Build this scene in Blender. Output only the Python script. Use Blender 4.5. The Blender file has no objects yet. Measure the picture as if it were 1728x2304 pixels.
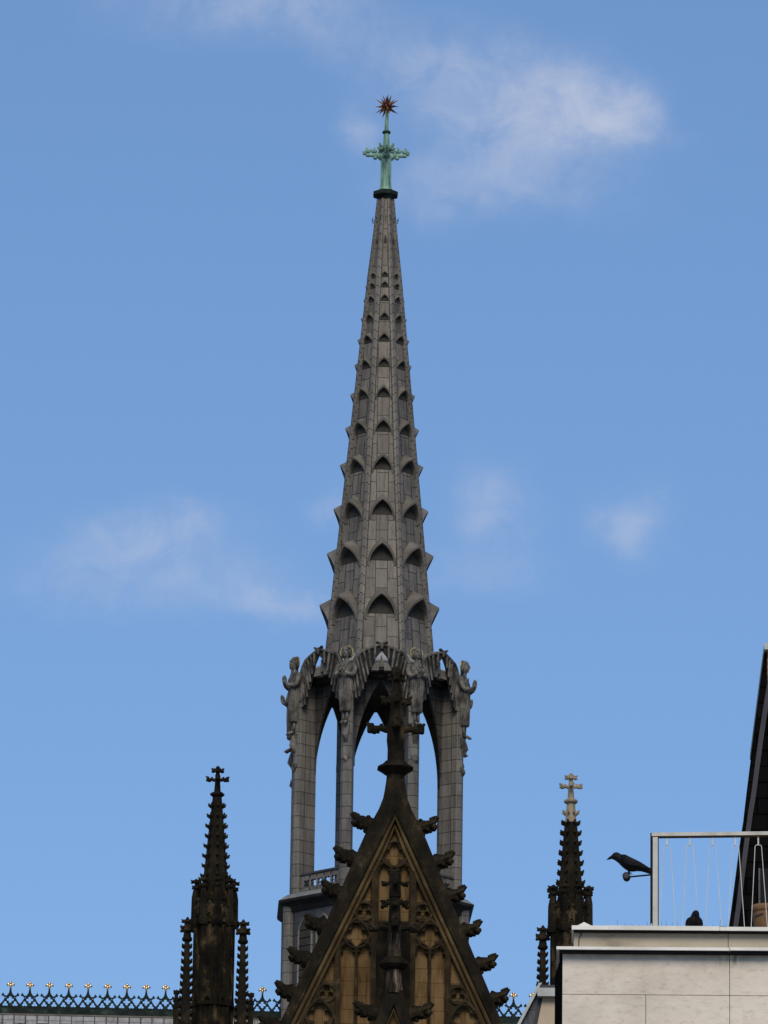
import bpy, bmesh, math, random
from mathutils import Vector, Matrix, noise
random.seed(11)
PI = math.pi
sin, cos, tan, sqrt, rad = math.sin, math.cos, math.tan, math.sqrt, math.radians
S = bpy.context.scene
C = S.collection

# ------------------------------------------------------------------ camera
FPX, W0, H0 = 13240.0, 1728.0, 2304.0           # focal length in photo pixels, photo size
CAM = Vector((0, 0, 1.7))
PITCH, ROLL = rad(16.19), rad(0.84)
Fv = Vector((0, cos(PITCH), sin(PITCH)))
Uw = Vector((0, -sin(PITCH), cos(PITCH)))
Xw = Vector((1, 0, 0))
Rc = Xw * cos(ROLL) + Uw * sin(ROLL)
Uc = Uw * cos(ROLL) - Xw * sin(ROLL)
cd = bpy.data.cameras.new('camera')
cam = bpy.data.objects.new('camera', cd)
C.objects.link(cam)
M = Matrix((Rc, Uc, -Fv)).transposed().to_4x4()
M.translation = CAM
cam.matrix_world = M
cd.sensor_fit = 'VERTICAL'
cd.sensor_height = 36.0
cd.lens = FPX / H0 * 36.0
cd.clip_start = 1.0
cd.clip_end = 5000.0
S.camera = cam

def ray(px, py):
    return (Fv * FPX + Rc * (px - W0 / 2) - Uc * (py - H0 / 2)).normalized()

# ------------------------------------------------------------------ light
SUN_EL, SUN_AZ = rad(41), rad(1)       # azimuth measured from straight behind the camera towards its right
sun_dir = Vector((sin(SUN_AZ) * cos(SUN_EL), -cos(SUN_AZ) * cos(SUN_EL), sin(SUN_EL)))
sd = bpy.data.lights.new('sun', 'SUN')
sd.energy = 3.05
sd.angle = rad(30)
sd.color = (1.0, 0.89, 0.73)
so = bpy.data.objects.new('sun', sd)
C.objects.link(so)
so.rotation_euler = (-sun_dir).to_track_quat('-Z', 'Y').to_euler()

S.view_settings.view_transform = 'Standard'
S.view_settings.look = 'None'
S.view_settings.exposure = 0.0
S.view_settings.gamma = 1.0
S.view_settings.use_curve_mapping = False

def nn(nt, t, **kw):
    n = nt.nodes.new(t)
    for k, v in kw.items():
        setattr(n, k, v)
    return n

wd = bpy.data.worlds.new('World')
S.world = wd
wd.use_nodes = True
wt = wd.node_tree
wt.nodes.clear()
SKY = 0.10
wo = nn(wt, 'ShaderNodeOutputWorld')
bg = nn(wt, 'ShaderNodeBackground')
bg.inputs['Strength'].default_value = SKY
wt.links.new(bg.outputs[0], wo.inputs[0])
sky = nn(wt, 'ShaderNodeTexSky', sky_type='NISHITA')
sky.sun_disc = False
sky.sun_elevation = SUN_EL
# Nishita: rotation 0 puts the sun at +Y, growing clockwise
sky.sun_rotation = math.atan2(sun_dir.x, sun_dir.y)
sky.altitude = 60
sky.air_density = 1.0
sky.dust_density = 0.5
sky.ozone_density = 1.8
tint = nn(wt, 'ShaderNodeMix', data_type='RGBA', blend_type='MULTIPLY')
tint.inputs[0].default_value = 1.0
tint.inputs[7].default_value = (.80, .985, 1.20, 1)
wt.links.new(sky.outputs[0], tint.inputs[6])
flat = nn(wt, 'ShaderNodeMix', data_type='RGBA')
flat.inputs[0].default_value = .38
flat.inputs[7].default_value = (.205 / SKY, .375 / SKY, .69 / SKY, 1)
wt.links.new(tint.outputs[2], flat.inputs[6])
# drifting thin clouds, placed by direction
tc = nn(wt, 'ShaderNodeTexCoord')
sep = nn(wt, 'ShaderNodeSeparateXYZ')
wt.links.new(tc.outputs['Generated'], sep.inputs[0])
def mth(op, a, b=None, clamp=False):
    n = nn(wt, 'ShaderNodeMath', operation=op, use_clamp=clamp)
    for i, x in enumerate((a, b)):
        if x is None: continue
        if isinstance(x, (int, float)): n.inputs[i].default_value = x
        else: wt.links.new(x, n.inputs[i])
    return n.outputs[0]
yy = mth('MAXIMUM', sep.outputs[1], 0.02)
uu = mth('DIVIDE', sep.outputs[0], yy)
vv = mth('DIVIDE', sep.outputs[2], yy)
cmb = nn(wt, 'ShaderNodeCombineXYZ')
wt.links.new(uu, cmb.inputs[0]); wt.links.new(vv, cmb.inputs[1])
wn = nn(wt, 'ShaderNodeTexNoise')
wn.inputs['Scale'].default_value = 55; wn.inputs['Detail'].default_value = 5; wn.inputs['Roughness'].default_value = 0.62
wt.links.new(cmb.outputs[0], wn.inputs['Vector'])
off = nn(wt, 'ShaderNodeVectorMath', operation='SUBTRACT')
wt.links.new(wn.outputs['Color'], off.inputs[0]); off.inputs[1].default_value = (.5, .5, .5)
offs = nn(wt, 'ShaderNodeVectorMath', operation='SCALE')
wt.links.new(off.outputs[0], offs.inputs[0]); offs.inputs['Scale'].default_value = 0.016
wp = nn(wt, 'ShaderNodeVectorMath', operation='ADD')
wt.links.new(cmb.outputs[0], wp.inputs[0]); wt.links.new(offs.outputs[0], wp.inputs[1])
CL = [(1040, 165, 110, 85, .36), (920, 140, 80, 60, .20), (1215, 200, 120, 85, .50), (1400, 250, 85, 70, .54), (1310, 265, 115, 60, .50), (1150, 290, 140, 65, .34),
      (1030, 400, 150, 65, .30), (1250, 380, 150, 65, .24), (1180, 460, 200, 45, .10), (640, 30, 260, 60, .24), (800, 100, 110, 55, .12), (800, 275, 50, 50, .28), (530, -10, 240, 45, .14),
      (310, 1215, 170, 50, .30), (620, 1352, 130, 38, .30), (260, 1310, 220, 60, .16), (480, 1280, 150, 50, .12), (430, 1180, 80, 40, .16), (1105, 1150, 65, 80, .28),
      (1410, 1165, 70, 65, .36), (1080, 1300, 120, 50, .13), (760, 1140, 50, 30, .16)]
acc = None
for (px, py, a, b, s) in CL:
    r = ray(px, py)
    u0, v0 = r.x / r.y, r.z / r.y
    k = 1.06 / FPX
    sb = nn(wt, 'ShaderNodeVectorMath', operation='SUBTRACT')
    wt.links.new(wp.outputs[0], sb.inputs[0]); sb.inputs[1].default_value = (u0, v0, 0)
    ml = nn(wt, 'ShaderNodeVectorMath', operation='MULTIPLY')
    wt.links.new(sb.outputs[0], ml.inputs[0]); ml.inputs[1].default_value = (1 / (a * k), 1 / (b * k), 0)
    dt = nn(wt, 'ShaderNodeVectorMath', operation='DOT_PRODUCT')
    wt.links.new(ml.outputs[0], dt.inputs[0]); wt.links.new(ml.outputs[0], dt.inputs[1])
    g = mth('POWER', 2.718, mth('MULTIPLY', dt.outputs['Value'], -1.0))
    g = mth('MULTIPLY', g, s)
    acc = g if acc is None else mth('ADD', acc, g)
w2 = nn(wt, 'ShaderNodeTexNoise')
w2.inputs['Scale'].default_value = 95; w2.inputs['Detail'].default_value = 9; w2.inputs['Roughness'].default_value = 0.64
w2.inputs['Distortion'].default_value = 0.4
wt.links.new(cmb.outputs[0], w2.inputs['Vector'])
mr = nn(wt, 'ShaderNodeMapRange')
wt.links.new(w2.outputs[0], mr.inputs[0])
mr.inputs[1].default_value = .34; mr.inputs[2].default_value = .66; mr.inputs[3].default_value = .34; mr.inputs[4].default_value = 1.25
fac = mth('MULTIPLY', acc, mr.outputs[0])
fac = mth('MULTIPLY', fac, mth('GREATER_THAN', sep.outputs[1], 0.05))
fac = mth('MULTIPLY', mth('SUBTRACT', 1.0, mth('POWER', 2.718, mth('MULTIPLY', fac, -1.35))), .95)
mx = nn(wt, 'ShaderNodeMix', data_type='RGBA')
wt.links.new(fac, mx.inputs[0]); wt.links.new(flat.outputs[2], mx.inputs[6])
mx.inputs[7].default_value = (.58 / SKY, .615 / SKY, .73 / SKY, 1)
wt.links.new(mx.outputs[2], bg.inputs['Color'])

# ------------------------------------------------------------------ frames: a vertical plane in the place, and where a sight line meets it
class Frame:
    def __init__(s, ox, oy, psi): s.ox, s.oy, s.psi = ox, oy, psi
    def hit(s, px, py, ly=0.0):
        d = ray(px, py)
        c, n = cos(s.psi), sin(s.psi)
        # local y = -n*(X-ox)+c*(Y-oy)
        t = (ly + n * (CAM.x - s.ox) - c * (CAM.y - s.oy)) / (-n * d.x + c * d.y)
        p = CAM + d * t
        return (c * (p.x - s.ox) + n * (p.y - s.oy), p.z)
    def world(s, lx, ly, z=0):
        c, n = cos(s.psi), sin(s.psi)
        return (s.ox + c * lx - n * ly, s.oy + n * lx + c * ly, z)

TY = 290.0
r_ = ray(857, 1152)
X0 = CAM.x + r_.x / r_.y * TY
CH = Frame(X0, TY, rad(2.0))                     # the cathedral: origin at the crossing tower's axis
GY = -40.0                                       # the transept front stands 40 m before the tower
def axis_px(py): return 869 - (py - 230) * 0.0147
def tz(py, ly=0.0): return CH.hit(axis_px(py), py, ly)[1]
def tw(dpx, py, ly=0.0): return CH.hit(axis_px(py) + dpx, py, ly)[0] - CH.hit(axis_px(py), py, ly)[0]

# ------------------------------------------------------------------ mesh building
ZB = {}
class MB:
    def __init__(s): s.v, s.f, s.m = [], [], []
    def add(s, vs, fs, mat=0):
        o = len(s.v)
        s.v += [tuple(p) for p in vs]
        for f in fs:
            s.f.append(tuple(i + o for i in f)); s.m.append(mat)
        return s
    def box(s, x0, x1, y0, y1, z0, z1, mat=0):
        return s.add([(x0,y0,z0),(x1,y0,z0),(x1,y1,z0),(x0,y1,z0),(x0,y0,z1),(x1,y0,z1),(x1,y1,z1),(x0,y1,z1)],
                     [(0,3,2,1),(4,5,6,7),(0,1,5,4),(1,2,6,5),(2,3,7,6),(3,0,4,7)], mat)
    def loft(s, rings, cap0=True, cap1=True, mat=0):
        n = len(rings[0]); vs = [p for r in rings for p in r]; fs = []
        for i in range(len(rings) - 1):
            for j in range(n):
                k = (j + 1) % n
                fs.append((i*n+j, i*n+k, (i+1)*n+k, (i+1)*n+j))
        if cap0: fs.append(tuple(range(n))[::-1])
        if cap1: fs.append(tuple((len(rings)-1)*n + j for j in range(n)))
        return s.add(vs, fs, mat)
    def tube(s, pts, rs, n=8, mat=0, squash=None):
        pts = [Vector(p) for p in pts]
        if not isinstance(rs, (list, tuple)): rs = [rs] * len(pts)
        rings = []; ref = None
        for i, p in enumerate(pts):
            a = pts[max(i-1, 0)]; b = pts[min(i+1, len(pts)-1)]
            d = (b - a).normalized()
            if ref is None:
                ref = Vector((0,0,1)) if abs(d.z) < .9 else Vector((1,0,0))
            u = d.cross(ref).normalized(); w = u.cross(d).normalized(); ref = w
            k = squash or 1
            rings.append([p + (u * cos(2*PI*j/n) * k + w * sin(2*PI*j/n)) * rs[i] for j in range(n)])
        return s.loft(rings, mat=mat)
    def poly(s, pts, y0, y1, mat=0):             # convex-ish outline in xz, thickness along y
        n = len(pts)
        vs = [(x, y0, z) for x, z in pts] + [(x, y1, z) for x, z in pts]
        fs = [tuple(range(n)), tuple(range(2*n-1, n-1, -1))]
        for i in range(n):
            k = (i + 1) % n
            fs.append((i, n+i, n+k, k))
        return s.add(vs, fs, mat)
    def plate(s, outer, holes, y0, y1, bev=0.0, mat=0):     # outline in xz with holes
        vs, fs = plate_mesh(outer, holes, abs(y1-y0), bev)
        ym = (y0 + y1) / 2
        return s.add([(x, y + ym, z) for x, y, z in vs], fs, mat)
    def sphere(s, c, r, n=10, m=6, mat=0, sc=(1,1,1)):
        rings = []
        for i in range(1, m):
            a = PI * i / m
            rings.append([(c[0]+r*sc[0]*sin(a)*cos(2*PI*j/n), c[1]+r*sc[1]*sin(a)*sin(2*PI*j/n), c[2]-r*sc[2]*cos(a)) for j in range(n)])
        return s.loft(rings, mat=mat)
    def rot(s, i0, ang, about=(0,0)):            # turn the vertices added since i0 about z
        c, n = cos(ang), sin(ang)
        for i in range(i0, len(s.v)):
            x, y, z = s.v[i]; x -= about[0]; y -= about[1]
            s.v[i] = (c*x - n*y + about[0], n*x + c*y + about[1], z)
        return s
    def xf(s, i0, fn):
        for i in range(i0, len(s.v)): s.v[i] = tuple(fn(*s.v[i]))
        return s
    def mesh(s, name, mats, zb=0.0, smooth=False):
        me = bpy.data.meshes.new(name)
        me.from_pydata([(x, y, z - zb) for x, y, z in s.v], [], s.f)
        if not isinstance(mats, (list, tuple)): mats = [mats]
        for m in mats: me.materials.append(m)
        me.polygons.foreach_set('material_index', s.m)
        bm = bmesh.new(); bm.from_mesh(me)
        bmesh.ops.recalc_face_normals(bm, faces=bm.faces)
        uvl = bm.loops.layers.uv.new('uv')
        for f in bm.faces:
            n = f.normal
            t = Vector((-n.y, n.x, 0))
            t = t.normalized() if t.length > .05 else Vector((1, 0, 0))
            b = n.cross(t)
            f.smooth = smooth
            for l in f.loops: l[uvl].uv = (l.vert.co.dot(t), l.vert.co.dot(b))
        bm.to_mesh(me); bm.free()
        return me
    def build(s, name, mats, parent=None, smooth=False, loc=None):
        zb = ZB.get(parent.name, 0.0) if parent else 0.0
        o = bpy.data.objects.new(name, s.mesh(name, mats, zb, smooth))
        C.objects.link(o)
        if parent:
            o.parent = parent; ZB[o.name] = zb
        if loc: o.location = loc
        return o

def plate_mesh(outer, holes, th, bev=0.0):
    cu = bpy.data.curves.new('outline', 'CURVE')
    cu.dimensions = '2D'; cu.fill_mode = 'BOTH'; cu.extrude = th / 2 - bev; cu.bevel_depth = bev; cu.bevel_resolution = 0; cu.offset = -bev
    for pts in [outer] + list(holes):
        sp = cu.splines.new('POLY'); sp.points.add(len(pts) - 1); sp.use_cyclic_u = True
        for p, q in zip(sp.points, pts): p.co = (q[0], q[1], 0, 1)
    ob = bpy.data.objects.new('outline', cu); C.objects.link(ob)
    me = bpy.data.meshes.new_from_object(ob.evaluated_get(bpy.context.evaluated_depsgraph_get()))
    vs = [(v.co.x, -v.co.z, v.co.y) for v in me.vertices]
    fs = [tuple(p.vertices) for p in me.polygons]
    bpy.data.objects.remove(ob); bpy.data.curves.remove(cu); bpy.data.meshes.remove(me)
    return vs, fs

def tag(o, label=None, cat=None, group=None, kind=None):
    if label: o['label'] = label
    if cat: o['category'] = cat
    if group: o['group'] = group
    if kind: o['kind'] = kind
    return o
def thing(name, label, cat, loc, rotz=0, group=None):
    o = bpy.data.objects.new(name, None); C.objects.link(o)
    o.empty_display_size = .3
    o.location = loc; o.rotation_euler = (0, 0, rotz)
    ZB[o.name] = loc[2]
    return tag(o, label, cat, group)
def copy_tree(o, parent=None):
    kids = list(o.children)
    c = o.copy(); C.objects.link(c); c.parent = parent
    for k in kids: copy_tree(k, c)
    return c
def inst(me, name, parent, loc=(0,0,0), rz=0, sc=1.0, tilt=0):
    o = bpy.data.objects.new(name, me); C.objects.link(o); o.parent = parent
    o.location = loc; o.rotation_euler = (tilt, 0, rz); o.scale = (sc, sc, sc) if not isinstance(sc, tuple) else sc
    return o

def foil(cx, cz, r, n, rot=0.0, k=.57, lobe=.44, seg=64):
    pts = []
    for i in range(seg):
        a = 2 * PI * i / seg; best = .2 * r
        for j in range(n):
            b = rot + 2 * PI * j / n
            d = k * r; L = lobe * r
            pr = d * cos(a - b); dis = L * L - (d * sin(a - b)) ** 2
            if dis > 0: best = max(best, pr + sqrt(dis))
        pts.append((cx + best * cos(a), cz + best * sin(a)))
    return pts
def lancet(cx, zb, zt, w):                       # light with a cusped pointed head
    half = [(w, zb), (w, zt-1.5*w), (.96*w, zt-1.28*w), (.58*w, zt-1.18*w), (.78*w, zt-.98*w), (.76*w, zt-.70*w), (.52*w, zt-.46*w), (.26*w, zt-.3*w)]
    return [(cx + x, z) for x, z in half] + [(cx, zt)] + [(cx - x, z) for x, z in half[::-1]]
def arch_pts(w, h, n=10):                        # pointed arch, right spring to apex
    rho = (h*h + w*w) / (2*w); th = math.asin(min(1, h/rho))
    return [(w - rho + rho*cos(th*i/n), rho*sin(th*i/n)) for i in range(n+1)]
def ngon(R, n, z, rot=0.0, c=(0,0)):
    return [(c[0] + R*sin(rot + 2*PI*j/n), c[1] - R*cos(rot + 2*PI*j/n), z) for j in range(n)]
def oct_loft(mb, prof, n=8, rot=PI/8, c=(0,0), cap0=True, cap1=True, mat=0):
    return mb.loft([ngon(R, n, z, rot, c) for R, z in prof], cap0, cap1, mat)

# ------------------------------------------------------------------ materials
def base_mat(name, rough=.8, metal=0.0, spec=.3):
    m = bpy.data.materials.new(name); m.use_nodes = True
    nt = m.node_tree; b = nt.nodes['Principled BSDF']
    b.inputs['Roughness'].default_value = rough; b.inputs['Metallic'].default_value = metal
    b.inputs['Specular IOR Level'].default_value = spec
    return m, nt, b
def noise_node(nt, scale, detail=5, rough=.6, stretch=None, coord='Object'):
    t = nn(nt, 'ShaderNodeTexCoord'); n = nn(nt, 'ShaderNodeTexNoise')
    n.inputs['Scale'].default_value = scale; n.inputs['Detail'].default_value = detail; n.inputs['Roughness'].default_value = rough
    src = t.outputs[coord]
    if stretch:
        mp = nn(nt, 'ShaderNodeMapping'); mp.inputs['Scale'].default_value = stretch
        nt.links.new(src, mp.inputs[0]); src = mp.outputs[0]
    nt.links.new(src, n.inputs['Vector'])
    return n.outputs[0]
def ramp(nt, src, stops):
    r = nn(nt, 'ShaderNodeValToRGB'); el = r.color_ramp.elements
    while len(el) < len(stops): el.new(.5)
    for e, (p, c) in zip(el, stops):
        e.position = p; e.color = (*c, 1)
    nt.links.new(src, r.inputs[0]); return r.outputs[0]
def mix(nt, a, b, fac, mode='MIX'):
    m = nn(nt, 'ShaderNodeMix', data_type='RGBA', blend_type=mode)
    for i, x in ((6, a), (7, b)):
        if isinstance(x, tuple): m.inputs[i].default_value = (*x, 1)
        else: nt.links.new(x, m.inputs[i])
    if isinstance(fac, (int, float)): m.inputs[0].default_value = fac
    else: nt.links.new(fac, m.inputs[0])
    return m.outputs[2]
def bump(nt, b, h, strength=.4, dist=.03):
    bp = nn(nt, 'ShaderNodeBump'); bp.inputs['Strength'].default_value = strength; bp.inputs['Distance'].default_value = dist
    nt.links.new(h, bp.inputs['Height']); nt.links.new(bp.outputs[0], b.inputs['Normal'])
def stone(name, stops, scale=1.2, rough=.9, stretch=None, bs=.5, bd=.04, fine=9, spec=.12):
    m, nt, b = base_mat(name, rough, 0, spec)
    c = ramp(nt, noise_node(nt, scale, 8, .65, stretch), stops)
    nt.links.new(c, b.inputs['Base Color'])
    bump(nt, b, noise_node(nt, fine, 6, .6), bs, bd)
    return m
def tiled(name, c1, c2, line, bw, rh, ms, rough=.55, metal=0.0, offset=.5, shift=(0, 0), stain=.5, spec=.4, squash=1.0, swap=False):
    m, nt, b = base_mat(name, rough, metal, spec)
    t = nn(nt, 'ShaderNodeTexCoord'); mp = nn(nt, 'ShaderNodeMapping'); mp.inputs['Location'].default_value = (*shift, 0)
    nt.links.new(t.outputs['UV'], mp.inputs[0])
    br = nn(nt, 'ShaderNodeTexBrick'); br.offset = offset; br.squash = squash
    br.inputs['Scale'].default_value = 1; br.inputs['Brick Width'].default_value = bw; br.inputs['Row Height'].default_value = rh
    br.inputs['Mortar Size'].default_value = ms; br.inputs['Mortar Smooth'].default_value = .3; br.inputs['Bias'].default_value = 0
    br.inputs['Color1'].default_value = (*c1, 1); br.inputs['Color2'].default_value = (*c2, 1); br.inputs['Mortar'].default_value = (*line, 1)
    if swap:                                     # upright sheets: columns run true, cross seams stagger
        sx = nn(nt, 'ShaderNodeSeparateXYZ'); cx = nn(nt, 'ShaderNodeCombineXYZ')
        nt.links.new(mp.outputs[0], sx.inputs[0]); nt.links.new(sx.outputs[1], cx.inputs[0]); nt.links.new(sx.outputs[0], cx.inputs[1])
        nt.links.new(cx.outputs[0], br.inputs['Vector'])
    else:
        nt.links.new(mp.outputs[0], br.inputs['Vector'])
    st = ramp(nt, noise_node(nt, 1.1, 8, .7, (1.6, 1.6, .45)), [(.3, (.55, .54, .54)), (.5, (.95, .95, .95)), (.75, (1.18, 1.16, 1.12))])
    col = mix(nt, br.outputs['Color'], st, stain, 'MULTIPLY')
    sk = ramp(nt, noise_node(nt, 1.0, 6, .6, (5.5, 5.5, .28)), [(.38, (.62, .60, .58)), (.52, (1, 1, 1)), (.72, (1.12, 1.11, 1.09))])
    col = mix(nt, col, sk, stain, 'MULTIPLY')
    gr = ramp(nt, noise_node(nt, 7.0, 5, .7), [(.3, (.78, .77, .76)), (.6, (1.05, 1.05, 1.05))])
    col = mix(nt, col, gr, stain, 'MULTIPLY')
    nt.links.new(col, b.inputs['Base Color'])
    bump(nt, b, br.outputs['Fac'], -.35, .03)
    return m

M_lead = tiled('lead_sheet', (.158, .141, .119), (.100, .089, .076), (.018, .015, .012), 1.05, .60, .026, rough=.6, metal=.05, stain=.95, spec=.32, swap=True, shift=(.30, 0))
M_rib = tiled('lead_rib', (.140, .127, .108), (.102, .092, .079), (.018, .015, .012), 9.0, .50, .03, shift=(2.25, 0), rough=.55, metal=.1, stain=.6, spec=.3)
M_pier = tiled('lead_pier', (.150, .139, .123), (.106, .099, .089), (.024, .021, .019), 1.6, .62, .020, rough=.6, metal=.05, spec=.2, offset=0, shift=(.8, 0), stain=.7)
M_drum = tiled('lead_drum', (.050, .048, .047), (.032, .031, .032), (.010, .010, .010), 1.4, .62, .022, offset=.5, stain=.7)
M_arch_shaded = tiled('lead_arch_shaded', (.060, .056, .052), (.038, .036, .034), (.014, .013, .012), 1.6, .62, .028, offset=0, shift=(.8, 0), rough=.7, stain=.8, spec=.1)  # pier lead darkened, the shade under the ring put into its colour
M_hood = stone('lead_hood', [(.3, (.066, .059, .050)), (.55, (.120, .108, .092)), (.75, (.165, .150, .130))], 1.4, .5, bs=.2)
M_statue = stone('lead_statue', [(.36, (.024, .022, .019)), (.50, (.080, .073, .064)), (.66, (.175, .162, .143))], 2.2, .55, (1, 1, .6), .35)
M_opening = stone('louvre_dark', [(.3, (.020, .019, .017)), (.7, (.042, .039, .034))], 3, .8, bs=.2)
M_soffit = stone('soffit_dark', [(.3, (.012, .011, .011)), (.7, (.03, .028, .026))], 1, .9)  # dark colour stands in for the deep shade inside the arcade
M_roofskirt = stone('lead_roof_sheet', [(.3, (.15, .155, .16)), (.7, (.26, .265, .275))], 1, .45, bs=.15)
M_sidewall = stone('shaded_return_wall', [(.3, (.005, .005, .005)), (.7, (.010, .0095, .009))], 1.2, .9, spec=.0)  # near-black carries the shade on the return wall
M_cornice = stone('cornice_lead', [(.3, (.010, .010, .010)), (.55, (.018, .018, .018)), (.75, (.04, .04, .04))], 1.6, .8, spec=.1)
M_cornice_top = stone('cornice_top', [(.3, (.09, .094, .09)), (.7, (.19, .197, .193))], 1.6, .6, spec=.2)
def copper():
    m, nt, b = base_mat('verdigris', .7, 0, .3)
    c = ramp(nt, noise_node(nt, 1.7, 8, .65, (2, 2, .5)), [(.30, (.03, .05, .038)), (.43, (.095, .18, .135)), (.58, (.16, .29, .225)), (.75, (.22, .37, .29))])
    s = ramp(nt, noise_node(nt, 2.3, 6, .6, (4, 4, .35)), [(.60, (0, 0, 0)), (.70, (1, 1, 1))])
    nt.links.new(mix(nt, c, (.16, .10, .045), s), b.inputs['Base Color'])
    bump(nt, b, noise_node(nt, 8, 5), .3, .02)
    return m
M_copper = copper()
M_copper_dark = stone('verdigris_dark', [(.35, (.010, .013, .011)), (.55, (.018, .027, .023)), (.75, (.05, .085, .07))], 2.2, .8, spec=.05)
M_crest = stone('crest_verdigris', [(.35, (.008, .010, .0095)), (.55, (.014, .021, .019)), (.75, (.026, .041, .037))], 3, .8, spec=.05)
M_star1, _nt, _b = base_mat('star_copper', .38, .7, .5)
_nt.links.new(ramp(_nt, noise_node(_nt, 3, 4), [(.3, (.30, .125, .042)), (.7, (.46, .21, .075))]), _b.inputs['Base Color'])
M_star2, _nt, _b = base_mat('star_dark', .45, .5, .5)
_nt.links.new(ramp(_nt, noise_node(_nt, 3, 4), [(.3, (.055, .02, .014)), (.7, (.13, .045, .025))]), _b.inputs['Base Color'])
M_gold, _nt, _b = base_mat('gilt', .30, 1.0, .5)
_nt.links.new(ramp(_nt, noise_node(_nt, 12, 3), [(.3, (.62, .36, .13)), (.7, (.95, .66, .30))]), _b.inputs['Base Color'])
M_soot = stone('sooty_sandstone', [(.30, (.0062, .0054, .0044)), (.50, (.0135, .0115, .0085)), (.62, (.025, .0195, .012)), (.76, (.075, .055, .031))], 1.5, .95, (1, 1, .6), .7, .05, 7, .02)
M_soot2 = stone('patchy_sandstone', [(.36, (.0055, .005, .004)), (.52, (.013, .0105, .007)), (.60, (.040, .029, .016)), (.74, (.12, .086, .048))], 1.5, .95, (1.2, 1.2, .7), .7, .05, 7, .02)
M_ochre = stone('ochre_sandstone', [(.28, (.070, .046, .018)), (.5, (.140, .094, .042)), (.72, (.195, .138, .068))], .55, .95, (1, 1, .45), .35, .03, 6, .03)
def ochre():
    m, nt, b = base_mat('ochre_blocks', .95, 0, .03)
    c = ramp(nt, noise_node(nt, .55, 8, .65, (1, 1, .45)), [(.28, (.072, .046, .019)), (.5, (.140, .090, .042)), (.72, (.19, .128, .064))])
    sk = ramp(nt, noise_node(nt, 1.3, 7, .65, (2.5, 2.5, .3)), [(.36, (.42, .39, .36)), (.52, (1, 1, 1))])
    c = mix(nt, c, sk, .8, 'MULTIPLY')
    t = nn(nt, 'ShaderNodeTexCoord'); br = nn(nt, 'ShaderNodeTexBrick')
    for k, v in (('Scale', 1), ('Brick Width', 1.5), ('Row Height', .62), ('Mortar Size', .014), ('Mortar Smooth', .3), ('Bias', 0)): br.inputs[k].default_value = v
    br.inputs['Color1'].default_value = (1, 1, 1, 1); br.inputs['Color2'].default_value = (.80, .78, .76, 1); br.inputs['Mortar'].default_value = (.40, .36, .32, 1)
    nt.links.new(t.outputs['UV'], br.inputs['Vector'])
    c = mix(nt, c, br.outputs['Color'], 1, 'MULTIPLY')
    nt.links.new(c, b.inputs['Base Color'])
    bump(nt, b, noise_node(nt, 6, 6, .6), .35, .03)
    return m
M_ochre = ochre()
M_mould = stone('brown_moulding', [(.30, (.028, .020, .011)), (.5, (.060, .040, .019)), (.7, (.12, .082, .038))], 1.0, .95, (1, 1, .5), .5, .04, 8, .03)
M_trac = stone('tracery_stone', [(.32, (.016, .013, .009)), (.52, (.030, .022, .013)), (.72, (.075, .055, .03))], 1.3, .95, None, .5, .04, 8, .03)
M_pale = stone('pale_new_stone', [(.3, (.15, .12, .085)), (.55, (.26, .215, .155)), (.75, (.36, .31, .24))], 2.0, .9, (1, 1, .6), .4, .03, 8)
M_stained = stone('pale_stained_stone', [(.42, (.007, .006, .005)), (.52, (.022, .017, .011)), (.60, (.075, .056, .040)), (.74, (.19, .15, .12))], 2.2, .95, (2.6, 2.6, .28), .4)
M_roof = tiled('roof_lead', (.24, .235, .235), (.19, .187, .192), (.045, .042, .045), .58, 3.2, .02, offset=0, rough=.5, stain=.6)

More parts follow.
